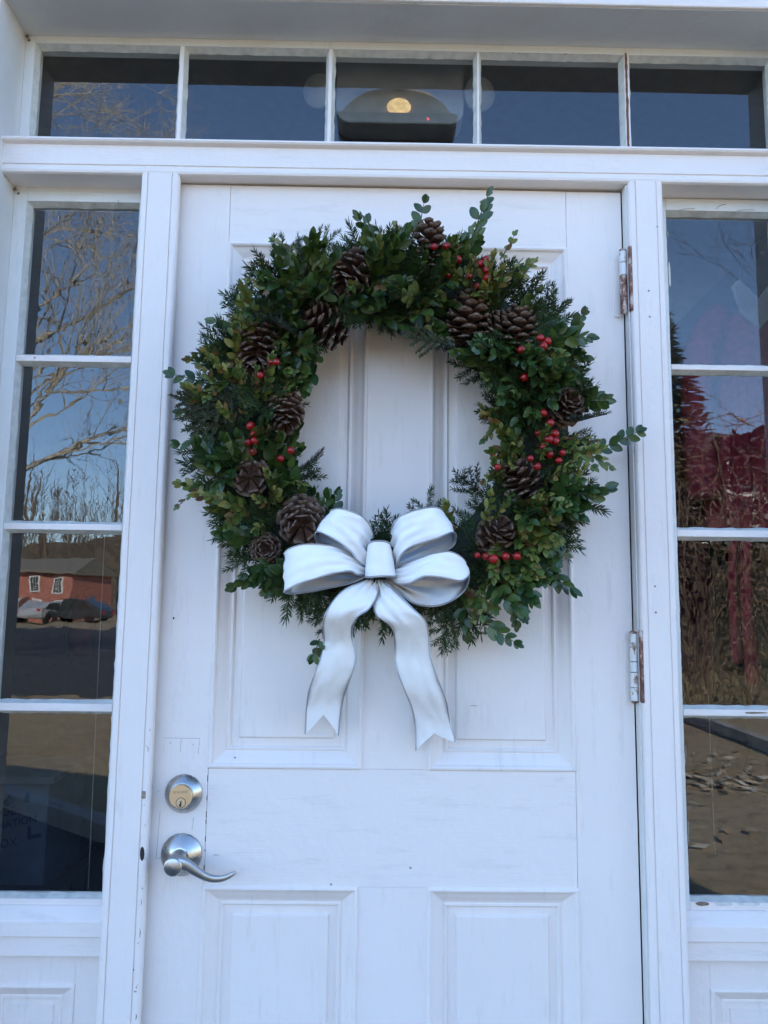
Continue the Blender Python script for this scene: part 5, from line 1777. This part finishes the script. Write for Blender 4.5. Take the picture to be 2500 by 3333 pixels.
# ---- red building with parked cars
M['redwall'] = plain('red_clapboard', (0.46, 0.18, 0.13), 0.8, noise_amt=0.15, scale=2)
M['whitetrim'] = plain('white_trim', (0.75, 0.75, 0.73), 0.6)
M['winglass'] = plain('dark_window_glass', (0.03, 0.035, 0.04), 0.1)
rb = thing('red_building', (-27, -64, 0), 'long red two-storey building with white window frames mirrored in the left sidelight', 'building')
RBX0, RBX1, RBY = -39.6, -23.9, -60.0
MB().box(RBX0, RBX1, -69, RBY, 0, 3.9).build('wall', M['redwall'], rb)
MB().prism([(RBY + .5, 3.8), (RBY + .5, 3.98), (-64.5, 5.2), (-69.5, 3.98), (-69.5, 3.8)], 'x', RBX0 - .4, RBX1 + .4).build('roof', plain('grey_brown_roof', (0.22, 0.20, 0.16), 0.9), rb)
for row, zc in enumerate((2.85, 0.95)):
    for k in range(8):
        x = -38.6 + 1.95 * k + (0.2 if row else 0)
        wf = thing('window', (x, RBY, zc - .5), parent=rb)
        MB().frame_ring(x - .42, x + .42, zc - .62, zc + .62, [(0, RBY), (0, RBY + .06), (.11, RBY + .06), (.11, RBY + .01)]).build('frame', M['whitetrim'], wf)
        MB().quad((x - .32, RBY + .015, zc - .52), (x + .32, RBY + .015, zc - .52), (x + .32, RBY + .015, zc + .52), (x - .32, RBY + .015, zc + .52)).build('pane', M['winglass'], wf)
        g = MB()
        for q in (-.11, .11): g.box(x + q - .012, x + q + .012, RBY + .016, RBY + .04, zc - .51, zc + .51)
        for q in (-.26, 0, .26): g.box(x - .31, x + .31, RBY + .017, RBY + .041, zc + q - .012, zc + q + .012)
        g.build('glazing_bars', M['whitetrim'], wf)
M['tyre'] = plain('tyre', (0.02, 0.02, 0.02), 0.9)
M['rim'] = metal_mat('wheel_rim', (0.55, 0.55, 0.56), 0.3)
M['lens'] = plain('headlight_lens', (0.8, 0.8, 0.78), 0.1)
M['tail'] = plain('tail_light', (0.5, 0.01, 0.01), 0.2)


def car(x, y, col, label, suv, yaw):
    m = plain('car_paint', col, 0.25, noise_amt=0.02)
    m.node_tree.nodes["Principled BSDF"].inputs["Coat Weight"].default_value = 1.0
    c = thing('parked_car', (0, 0, 0), label, 'car', 'cars parked before the red building')
    hb = 1.72 if suv else 1.45
    side = [(-2.2, .35), (-2.25, .62), (-2.1, .84), (-1.2, .95), (-0.6, hb - .04), (0.2, hb), (1.2, hb - .03), (2.0, 1.05 if not suv else 1.15), (2.2, .95), (2.25, .55), (2.15, .35)]
    MB().prism(side, 'y', -0.86, 0.86).build('body', m, c, bevel=0.09, seg=3)
    for s in (-1, 1):
        MB().prism([(-1.05, .98), (-0.5, hb - .12), (0.15, hb - .08), (0.15, .98)], 'y', s * .868 - .006, s * .868 + .006).build('side_window', M['winglass'], c)
        MB().prism([(0.25, .98), (0.25, hb - .08), (1.1, hb - .12), (1.7, .98)], 'y', s * .868 - .006, s * .868 + .006).build('side_window', M['winglass'], c)
        MB().box(-2.27, -2.15, s * .62 - .15, s * .62 + .15, .62, .78).build('headlight', M['lens'], c, bevel=.02)
        MB().box(2.16, 2.27, s * .68 - .10, s * .68 + .10, .72, .92).build('tail_light', M['tail'], c, bevel=.02)
        for wx in (-1.4, 1.4):
            w = thing('wheel', (wx, s * .80, .33), parent=c)
            MB().lathe([(0.20, -.10), (0.30, -.10), (0.33, -.07), (0.33, .07), (0.30, .10), (0.20, .10)], (wx, s * .80, .33), axis=(0, s, 0), n=20).build('tyre', M['tyre'], w)
            MB().lathe([(0.20, .0), (0.20, .09), (0.08, .06), (0, .06)], (wx, s * .80, .33), axis=(0, s, 0), n=16).build('rim', M['rim'], w)
    MB().add([(-1.19, -.74, .98), (-1.19, .74, .98), (-.63, .66, hb - .08), (-.63, -.66, hb - .08)], [(0, 1, 2, 3)]).build('windscreen', M['winglass'], c)
    c.location = (x, y, 0.012)
    c.rotation_euler.z = yaw
    return c


car(-26.4, -55.5, (0.72, 0.72, 0.72), 'white car parked left of the silver one before the red building', True, R(78))
car(-23.8, -55.0, (0.45, 0.46, 0.47), 'silver car parked between the white car and the dark grey one', False, R(96))
car(-20.9, -54.0, (0.04, 0.045, 0.05), 'dark grey car parked at the right end of the row', True, R(12))

# ---- right-hand bank: brush, evergreen, grey house with a white porch rail
rr = random.Random(12)
th = MB()
for k in range(190):
    bx_, by_ = [(5.6, -11.5), (6.4, -13.0), (7.4, -11.8), (8.3, -13.4), (9.4, -12.2), (10.4, -13.2)][k % 6]
    x = bx_ + rr.gauss(0, .16)
    y = by_ + rr.gauss(0, .16)
    z0 = ground_z(x, y)
    a = rr.uniform(0, 6.28)
    L = rr.uniform(1.4, 3.6)
    h = rr.uniform(1.8, 4.2)
    p0 = Vector((x, y, z0))
    p1 = p0 + Vector((math.cos(a) * L * .32, math.sin(a) * L * .32, h * .6))
    p2 = p0 + Vector((math.cos(a) * L * .8, math.sin(a) * L * .8, h))
    p3 = p0 + Vector((math.cos(a) * L * 1.5, math.sin(a) * L * 1.5, h * rr.uniform(.45, .9)))
    th.tube([cr([p0, p1, p2, p3], i / 9) for i in range(10)], [0.013 * (1 - .07 * i) for i in range(10)], 4, cap=False)
    for q in range(6):
        t = rr.uniform(.4, .98)
        b = cr([p0, p1, p2, p3], t)
        d = Vector((rr.uniform(-1, 1), rr.uniform(-1, 1), rr.uniform(-.7, .7))) * rr.uniform(.3, .9)
        th.tube([b, b + d * .5 + Vector((0, 0, .06)), b + d], [0.006, .005, .003], 3, cap=False)
tag(th.build('bramble_thicket', plain('dry_bramble', (0.20, 0.145, 0.09), 0.9, noise_amt=0.4, scale=5)), 'tangled brown bramble thicket on the bank mirrored in the right sidelight', 'brush', kind='stuff')

ev = thing('evergreen_tree', (9.3, -22.5, 2.0), 'dark green evergreen tree mirrored low in the top right sidelight pane', 'tree')
b0 = Vector((9.3, -22.5, ground_z(9.3, -22.5)))
MB().tube([b0, b0 + Vector((.1, 0, 5)), b0 + Vector((0, .1, 9.0))], [0.25, .16, .03], 8).build('trunk', M['barkd'], ev, smooth=True)
cr_ = MB()
for k in range(3800):
    t = rr.random() ** .8
    z = 1.2 + 8.0 * t
    rad = (1 - t) ** .8 * 2.1 * rr.uniform(.25, 1.05) + .1
    a = rr.uniform(0, 6.28)
    p = b0 + Vector((math.cos(a) * rad, math.sin(a) * rad, z - rad * .22))
    d = Vector((math.cos(a), math.sin(a), rr.uniform(-.5, .25))).normalized()
    s = Vector((-math.sin(a), math.cos(a), rr.uniform(-.3, .3))) * rr.uniform(.05, .13)
    l = rr.uniform(.3, .65)
    cr_.add([p - s * .4, p + s * .4, p + d * l * .6 + s, p + d * l, p + d * l * .6 - s], [(0, 1, 2, 4), (4, 2, 3)])
cr_.build('crown', leaf_mat('evergreen_foliage', [(0, (0.13, 0.14, 0.05)), (1, (0.32, 0.29, 0.11))], .7, (0.24, 0.24, 0.09), .2), ev)
LD2 = [(0.35 + 0.06 * i, rn.uniform(100, 260), rn.uniform(8, 40), rn.uniform(2.6, 3.8)) for i in range(10)]
bare_tree('bare_tree', 'bare brown tree leaning over the bank mirrored in the right sidelight', (12.2, -15.5, ground_z(12.2, -15.5)), 7.6, 41, LD2, (M['barkd'], M['barkd']), 0.14, 4, kids=(3, 4))

hs = thing('grey_house', (15, -27, 2.7), 'grey house with a white porch railing mirrored in the right sidelight', 'house')
hz = 3.45
MB().box(9.2, 21, -34, -26.2, 0.5, hz + 3.0).build('wall', plain('grey_siding', (0.30, 0.31, 0.32), 0.8), hs)
MB().prism([(-25.3, hz + 2.95), (-25.3, hz + 3.1), (-30.1, hz + 5.4), (-34.6, hz + 3.1), (-34.6, hz + 2.95)], 'x', 8.8, 21.4).build('roof', M['roof'], hs)
MB().box(9.2, 18.5, -26.2, -24.0, hz - .15, hz).build('porch_deck', plain('porch_boards', (0.35, 0.33, 0.30), 0.8), hs)
MB().box(9.2, 18.5, -24.15, -24.06, hz + .95, hz + 1.02).build('hand_rail', M['whitetrim'], hs)
MB().box(9.2, 18.5, -24.14, -24.07, hz + .10, hz + .16).build('bottom_rail', M['whitetrim'], hs)
bal = MB().box(-.025, .025, -.025, .025, 0, .79).mesh('baluster', M['whitetrim'])
x = 9.35
while x < 18.4:
    place('baluster', bal, Matrix.Translation((x, -24.105, hz + .16)), hs)
    x += 0.15
for x in (9.3, 12.2, 15.2, 18.3):
    MB().box(x - .07, x + .07, -24.18, -24.04, hz, hz + 2.95).build('porch_post', M['whitetrim'], hs)
    MB().box(x - .10, x + .10, -24.9, -24.7, 0.8, hz - .15).build('deck_pier', M['barkd'], hs)
for x in (10.6, 13.6, 16.8):
    wf = thing('window', (x, -26.2, hz + .9), parent=hs)
    MB().frame_ring(x - .5, x + .5, hz + .8, hz + 2.2, [(0, -26.2), (0, -26.13), (.1, -26.13), (.1, -26.19)]).build('frame', M['whitetrim'], wf)
    MB().quad((x - .41, -26.185, hz + .89), (x + .41, -26.185, hz + .89), (x + .41, -26.185, hz + 2.11), (x - .41, -26.185, hz + 2.11)).build('pane', M['winglass'], wf)

# ---- dry grass along the foot of the bank and fallen leaves by the path
gs = MB()
for k in range(5200):
    x, y = rr.uniform(4.6, 11), rr.uniform(-17, -9.5)
    z = ground_z(x, y)
    h = rr.uniform(.15, .5)
    a = rr.uniform(0, 6.28)
    w = 0.012
    bx_, by_ = math.cos(a) * w, math.sin(a) * w
    lx, ly = rr.uniform(-.2, .2), rr.uniform(-.2, .2)
    gs.add([(x - bx_, y - by_, z - .02), (x + bx_, y + by_, z - .02), (x + lx, y + ly, z + h)], [(0, 1, 2)])
tag(gs.build('dry_grass', plain('straw_grass', (0.22, 0.18, 0.10), 0.9, noise_amt=0.3, scale=8)), 'pale dry grass at the foot of the bank', 'grass', kind='stuff')
lf = MB()
for k in range(240):
    if k < 150: x, y = rr.gauss(3.0, .35), rr.gauss(-5.0, .25) + (0)
    else: x, y = rr.uniform(1.8, 4.1), rr.uniform(-6.5, -3.2)
    a = rr.uniform(0, 6.28)
    s = rr.uniform(.035, .07)
    u = Vector((math.cos(a), math.sin(a), rr.uniform(-.1, .35))) * s
    v = Vector((-math.sin(a), math.cos(a), rr.uniform(-.1, .35))) * s * .6
    c = Vector((x, y, 0.02 + rr.random() * .02))
    lf.add([c - u, c - v * .8, c + u, c + v * .8], [(0, 1, 2), (0, 2, 3)])
tag(lf.build('fallen_leaves', leaf_mat('dry_leaf', [(0, (0.40, 0.28, 0.16)), (0.5, (0.62, 0.52, 0.38)), (1, (0.78, 0.72, 0.60))], .8, (0.7, 0.62, 0.5), .2)), 'pale dry leaves drifted on the ground before the right sidelight', 'leaves', kind='stuff')

# ---- dark evergreen shrubs added behind the thicket to darken the right sidelight's reflection
SHM = leaf_mat('dark_shrub_foliage', [(0, (0.012, 0.022, 0.010)), (1, (0.035, 0.045, 0.018))], .8, (0.02, 0.03, 0.012), .2)
for i, (x, y, h, w, lab) in enumerate([(7.6, -16.5, 3.0, 1.5, 'leftmost dark evergreen shrub, added behind the bramble thicket to darken the reflection'), (10.2, -18.0, 3.3, 1.8, 'tallest dark evergreen shrub, added behind the bramble thicket to darken the reflection'), (12.6, -17.2, 2.6, 1.5, 'rightmost dark evergreen shrub, added behind the bramble thicket to darken the reflection')]):
    b0 = Vector((x, y, ground_z(x, y)))
    sh = thing('added_shrub', b0, lab, 'shrub', 'evergreen shrubs added on the bank')
    MB().tube([b0, b0 + Vector((0.05, 0, h * .7))], [0.08, .03], 6).build('trunk', M['barkd'], sh)
    c = MB()
    for k in range(1500):
        t = rr.random()
        rad = w * (0.55 + 0.5 * math.sin(math.pi * min(1, t + .15))) * rr.random() ** .4
        a = rr.uniform(0, 6.28)
        p = b0 + Vector((math.cos(a) * rad, math.sin(a) * rad, h * t))
        d = Vector((math.cos(a), math.sin(a), rr.uniform(-.2, .8))).normalized()
        s_ = Vector((-math.sin(a), math.cos(a), rr.uniform(-.4, .4))) * rr.uniform(.06, .12)
        l = rr.uniform(.2, .4)
        c.add([p - s_ * .4, p + s_ * .4, p + d * l * .6 + s_, p + d * l, p + d * l * .6 - s_], [(0, 1, 2, 4), (4, 2, 3)])
    c.build('crown', SHM, sh)
